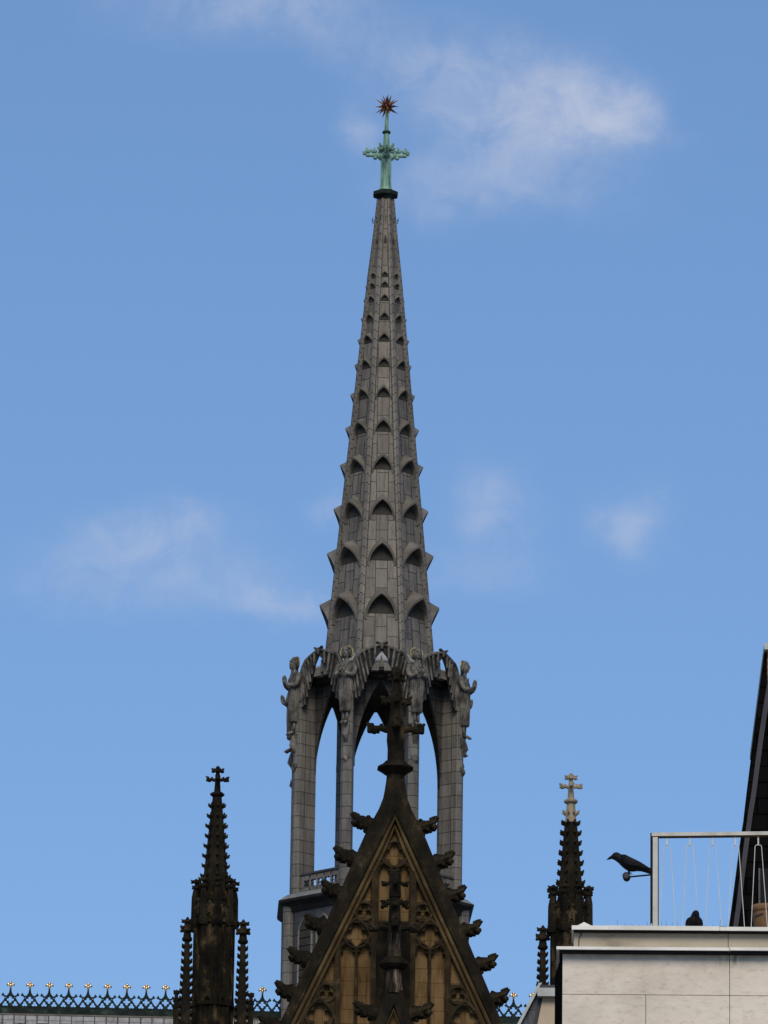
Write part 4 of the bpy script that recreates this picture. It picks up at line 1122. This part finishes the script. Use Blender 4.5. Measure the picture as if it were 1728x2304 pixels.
# bird spikes
sp = thing('bird_spikes', 'thin bird spikes in a row along the upper stone coping', 'spikes', BF.world(0, .0, z_c1), BF.psi)
for x0, x1, lab in ((210, 500, 0), (640, 780, 0), (1060, 1260, 0)):
    mb = MB(); a = bz(x0, 1000, .0)[0]; b = bz(x1, 1000, .0)[0]
    mb.box(a, b, -.012, .012, z_c1 + .003, z_c1 + .012)
    n = max(3, int((b - a) / .075)); rnd = random.Random(int(x0))
    for i in range(n + 1):
        x = a + (b - a) * i / n; dx = rnd.uniform(-.012, .012)
        mb.tube([(x, 0, z_c1 + .01), (x + dx, (-.03, .03)[i % 2], z_c1 + rnd.uniform(.03, .085))], .0013, 4)
    mb.build('spike_strip', M_black, sp)

# railing
RL = .22
pxl = bz(563, 1000, RL)[0]
wloc = BF.world(pxl, RL, z_c1)
RF = Frame(wloc[0], wloc[1], rad(-6.3))
def rz_(zx, zy): return RF.hit(1340 + zx / 4.276, 1840 + zy / 4.276, 0)
rail = thing('roof_railing', 'pale metal roof railing with pairs of splayed rods above the stone parapet', 'railing', wloc, RF.psi)
zt1 = rz_(600, 147)[1]; zt0 = rz_(600, 190)[1]
pw = rz_(600, 500)[0] - rz_(552, 500)[0]
xpl = rz_(552, 500)[0]; xrr = rz_(2500, 200)[0]
MB().box(xpl, xpl + pw, -.025, .045, z_c1 + .002, zt0).build('post', M_steel, rail)
MB().box(xpl - .026, xpl - .001, -.022, .05, z_c1 + .002, zt1 - .002).build('post_shaded_flank', M_black, rail)  # black box paints the unlit left side of the post
MB().box(xpl + pw + .001, xpl + pw + .006, -.012, .04, z_c1 + .002, zt0).build('post_edge', M_black, rail)
hr_ = MB(); hr_.box(xpl - .012, xrr, -.03, .05, zt0 + .010, zt1); hr_.box(xpl - .008, xrr, -.022, .042, zt0, zt0 + .0095, 1); hr_.build('handrail', [M_steel, M_mould], rail)
MB().poly([(xpl - .035, z_c1 + .002), (xpl - .006, z_c1 + .002), (xpl - .006, z_c1 + .085), (xpl - .018, z_c1 + .075)], -.03, -.005).build('foot_plate', M_wire, rail)
for k in range(8):
    cx_ = 688 + 219.4 * k
    a = MB(); X = rz_(cx_, 260)[0]; kq = rz_(cx_ + 100, 260)[0] - rz_(cx_, 260)[0]; kq /= 100
    zc_ = rz_(cx_, 263)[1]; zb_2 = z_c1 - .02
    a.box(X - 7*kq, X + 7*kq, -.004, .012, zc_, zt0 + .001)
    a.tube([(X - 74*kq, .004, zb_2), (X - 31*kq, .004, zc_ - .012), (X - 24*kq, .004, zc_), (X + 24*kq, .004, zc_), (X + 31*kq, .004, zc_ - .012), (X + 88*kq, .004, zb_2)], .0042, 6)
    a.build('rod_pair', M_wire, rail)

# floodlight on a bracket
zl = rz_(298, 572)[1]; xl_ = rz_(298, 572)[0]
fl = thing('floodlight', 'small black floodlight on a thin bracket sticking out left from the railing post', 'lamp', RF.world(xl_, 0, zl), RF.psi)
mb = MB(); rr_ = .041
mb.loft([[(xx * .001 + r * cos(2*PI*j/16) * .95, y, zl + r * sin(2*PI*j/16)) for j in range(16)] for y, r, xx in ((-.07, .034, 0), (-.068, rr_, 0), (.03, rr_, 0), (.05, .03, 0), (.06, .015, 0))])
mb.build('housing', M_black, fl, True)
mb = MB(); mb.loft([[(r * cos(2*PI*j/16), y, zl + r * sin(2*PI*j/16)) for j in range(16)] for y, r in ((-.0705, .030), (-.075, .022))]); mb.build('lens', M_verge, fl)
x_e = xpl - .027 - xl_
mb = MB(); mb.tube([(.03, .02, zl + .008), (x_e, .02, rz_(535, 545)[1])], .009, 8); mb.build('bracket', M_black, fl)

# crows
KC = rz_(400, 450)[0] - rz_(300, 450)[0]; KC /= 100
def crow_on_lamp():
    z0 = rz_(320, 540)[1]; x0 = rz_(320, 540)[0]
    c = thing('crow', 'black crow in profile facing left, standing on the floodlight beside the railing', 'bird', RF.world(x0, .0, z0), RF.psi)
    P = [(103, 403, 405, .002), (118, 386, 402, .009), (138, 369, 399, .014), (153, 360, 394, .019), (165, 345, 398, .033), (182, 333, 406, .042), (202, 329, 420, .046), (222, 335, 436, .046), (240, 349, 456, .049), (258, 351, 474, .058), (285, 352, 496, .068), (320, 370, 517, .076), (360, 390, 519, .074), (400, 410, 514, .064), (435, 428, 517, .052), (470, 450, 526, .044), (505, 474, 538, .040), (530, 487, 545, .036), (546, 512, 547, .028)]
    n = 16; mb = MB(); rings = []
    for x, t, b, w in P:
        X = (x - 320) * KC; zc = z0 + (540 - (t + b) / 2) * KC * 1.02; a = (b - t) / 2 * KC * 1.02
        rings.append([(X, w * cos(2*PI*j/n), zc + a * sin(2*PI*j/n)) for j in range(n)])
    mb.loft(rings)
    for s in (-1, 1):
        mb.tube([(.005, s*.03, z0 + .055), (.002, s*.03, z0 + .03), (.0, s*.028, z0 + .006)], [.02, .011, .007], 8)
        for q in (-.6, 0, .6, PI): mb.tube([(0, s*.028, z0 + .006), (-.035 * cos(q), s*.028 + .035 * sin(q), z0 + .003)], [.006, .003], 5)
    mb.build('body', M_feather, c, True)
    for s in (-1, 1):
        w = MB(); rings = []
        for x, t, b, yy_ in ((245, 372, 410, .054), (285, 370, 462, .071), (330, 385, 478, .080), (380, 408, 482, .076), (430, 432, 490, .060), (480, 462, 505, .047), (520, 488, 515, .040)):
            X = (x - 320) * KC; zc = z0 + (540 - (t + b) / 2) * KC; a = (b - t) / 2 * KC
            rings.append([(X, s * (yy_ - .004) + .008 * cos(2*PI*j/10), zc + a * sin(2*PI*j/10)) for j in range(10)])
        w.loft(rings); w.build('wing', M_feather, c, True)
crow_on_lamp()
def crow_front():
    x0, _ = bz(950, 1040, .03); z0 = z_c1
    c = thing('crow', 'black crow seen head on, crouching on the coping behind the railing rods', 'bird', BF.world(x0, .03, z0), BF.psi)
    k = KC; n = 18; mb = MB(); rings = []
    for (zy, w, d, cy, dx) in ((1046, 40, 60, .04, 0), (1040, 66, 80, .04, 0), (1010, 80, 92, .035, 0), (985, 77, 90, .02, 0), (960, 60, 72, .0, 2), (940, 44, 54, -.015, 6), (918, 36, 46, -.03, 11), (900, 29, 38, -.035, 13), (888, 16, 24, -.03, 14), (884, 5, 8, -.03, 14)):
        rings.append([((dx + w * cos(2*PI*j/n)) * k, cy + d * k * sin(2*PI*j/n), z0 + (1046 - zy) * k * 1.03) for j in range(n)])
    mb.loft(rings)
    hz = z0 + (1046 - 925) * k
    mb.tube([(8*k, -.065, hz + .012), (16*k, -.10, hz - .005), (24*k, -.135, hz - .028)], [.016, .011, .002], 8)
    mb.tube([(0, .10, z0 + .05), (0, .20, z0 + .03), (0, .30, z0 + .02)], [.06, .045, .02], 8)
    for s in (-1, 1):
        for q in (-.5, 0, .5): mb.tube([(s*.03, -.03, z0 + .008), (s*.03 + .03*sin(q), -.075, z0 + .006)], [.007, .004], 5)
    mb.build('body', M_feather, c, True)
    for s in (-1, 1):
        w = MB()
        w.loft([[(s * (a + .012 * cos(2*PI*j/10)), y + d * sin(2*PI*j/10), z0 + h) for j in range(10)] for h, a, y, d in ((.02, .070, .06, .03), (.05, .082, .05, .06), (.085, .074, .03, .055), (.11, .055, .015, .03))])
        w.build('wing', M_feather, c, True)
crow_front()

# terracotta pot on the terrace
pl = 1.1
x0, zt = bz(1640, 848, pl); wz = bz(1640 + 140, 848, pl)[0] - x0
zpb = z_l1 + .0
pot = thing('plant_pot', 'terracotta plant pot behind the railing at the right edge', 'pot', BF.world(x0, pl, zpb), BF.psi)
mb = MB(); N = 28
mb.loft([[(r * cos(2*PI*j/N), r * sin(2*PI*j/N), z) for j in range(N)] for r, z in ((wz*.66, zpb), (wz*.92, zt - .075), (wz*.93, zt - .07), (wz, zt - .066), (wz*1.01, zt - .004), (wz*.97, zt), (wz*.90, zt), (wz*.88, zt - .06))])
mb.build('pot_body', M_terra, pot, True)
mb = MB(); mb.loft([[(r * cos(2*PI*j/N), r * sin(2*PI*j/N), zt - .055) for j in range(N)] for r in (wz*.885, .01)]); mb.build('soil', M_joint, pot)
rim = MB(); rim.tube([(wz*.95*cos(q) , wz*.95*sin(q), zt - .12 + .012*sin(3*q)) for q in [PI*1.2 + .1*i for i in range(8)]], .008, 5); rim.build('chip', M_joint, pot)
MB().box(xp0 + .3, xr, .92, 5.5, z_l1 - .019, z_l1 - .002).build('terrace_floor', M_joint, bld)

# dark curved roof at the right edge (3.25x, origin 1600,1420)
ML = 3.0
def mh(zx, zy, ly=ML): return BF.hit(1600 + zx / 3.25, 1420 + zy / 3.25, ly)
ms = thing('mansard_roof', 'near-black curved mansard roof with a grey verge strip, rising at the right edge', 'roof', BF.world(0, ML, z_l1), BF.psi)
edge = [(90, 2400), (128, 2170), (152, 2000), (178, 1800), (203, 1600), (222, 1470), (246, 1320), (268, 1160), (294, 980), (318, 780), (338, 580), (357, 420), (378, 250), (393, 138)]
E = [mh(*p) for p in edge]; XR = E[-1][0] + 2.2
zE = z_l1 - .01
E[0] = (E[0][0], zE)
i_ = MB(); i_.plate(E + [(XR, E[-1][1]), (XR, zE)], [], 0, 5.0); i_.build('roof_shell', M_slate, ms)
st = [(112, 2400), (160, 2170), (185, 2000), (208, 1800), (232, 1620), (250, 1480), (270, 1330), (295, 1180), (318, 1000), (342, 820), (368, 640), (396, 470), (410, 380), (424, 250), (432, 160)]
A = [mh(x, y, ML - .05) for x, y in st]; B_ = [mh(x + 36, y, ML - .05) for x, y in st]
A[0] = (A[0][0], zE + .01); B_[0] = (B_[0][0], zE + .01)
MB().plate(A + B_[::-1], [], -.05, -.002).build('verge_strip', M_verge, ms)
cz0 = mh(393, 136, ML - .1)
MB().box(cz0[0] - .01, XR, -.12, 5.0, cz0[1], cz0[1] + .07).build('ridge_cap', M_zinc, ms)
q0 = mh(409, 400); q1 = mh(409, 150)
MB().box(q1[0], q1[0] + .5, -.03, .0, q0[1], q1[1]).build('brick_panel', M_brick, ms)
wx = mh(352, 1700); 
mb = MB(); a = mh(346, 2100); b = mh(430, 1740); mb.box(b[0] - .12, b[0] + .4, -.03, .0, a[1], b[1]); mb.build('window_frame', M_black, ms)
mb = MB(); mb.box(a[0], a[0] + .02, -.045, -.031, a[1], b[1]); mb.build('downpipe', M_slate_blue, ms)

# neighbour with a zinc-capped wall and slate mansard (8.295x, origin 1090,2180)
NY = 12.0
def nh(zx, zy, ly=NY): return BF.hit(1090 + zx / 8.295, 2180 + zy / 8.295, ly)
nb = thing('neighbour_house', 'beige wall under a zinc cap with steep slate roof, left of the stone building', 'house', BF.world(nh(1000, 600)[0], NY, 0), BF.psi)
NX = nh(1000, 600)[0]
def N(zx, zy, ly=NY): x, z = nh(zx, zy, ly); return (x - NX, z)
c0, c1 = N(990, 350, NY - .1), N(1480, 508, NY - .1)
MB().box(c0[0], c1[0], -.10, .9, c1[1], c0[1]).build('cap', M_zinc, nb)
d0, d1 = N(1035, 300, NY - .04), N(1480, 352, NY - .04)
MB().box(d0[0], d1[0], -.05, .85, c0[1] + .002, d0[1]).build('cap_top', M_verge, nb)
w0, w1, w2_ = N(1088, 520), N(985, 1029), N(1480, 520)
sl_ = (w1[0] - w0[0]) / (w1[1] - w0[1])
zlow = 10.0
MB().plate([(w0[0], c1[1] - .003), (w2_[0], c1[1] - .003), (w2_[0], 0), (w0[0] + sl_ * (zlow - w0[1]), 0), (w0[0] + sl_ * (zlow - w0[1]), zlow)], [], 0, .8).build('wall', M_beige, nb)
f0, f1 = N(1030, 520), N(895, 1029)
s2 = (f1[0] - f0[0]) / (f1[1] - f0[1])
MB().plate([(f0[0], c1[1] - .005), (w0[0] - .004, c1[1] - .005), (w0[0] + sl_ * (zlow - w0[1]) - .004, zlow), (f0[0] + s2 * (zlow - f0[1]), zlow)], [], .02, .82).build('flashing', M_verge, nb)
e0, e1 = N(1030, 285), N(640, 1029)
s3 = (e1[0] - e0[0]) / (e1[1] - e0[1])
MB().plate([(f0[0] + .05, e0[1]), (e0[0], e0[1]), (e0[0] + s3 * (zlow - e0[1]), zlow), (f0[0] + s2 * (zlow - f0[1]) + .05, zlow)], [], .06, 6).build('roof_slope', M_slate_blue, nb)
mb = MB()
kk = N(1030 + 50, 400)[0] - N(1030, 400)[0]
mb.plate([(e0[0] - .01, e0[1] + .015), (e0[0] + .9 * kk, e0[1] + .015), (e0[0] + 1.0 * kk + s3 * (zlow - e0[1]), zlow), (e0[0] - .01 + s3 * (zlow - e0[1]), zlow)], [], -.02, .058); mb.build('verge', M_zinc, nb)
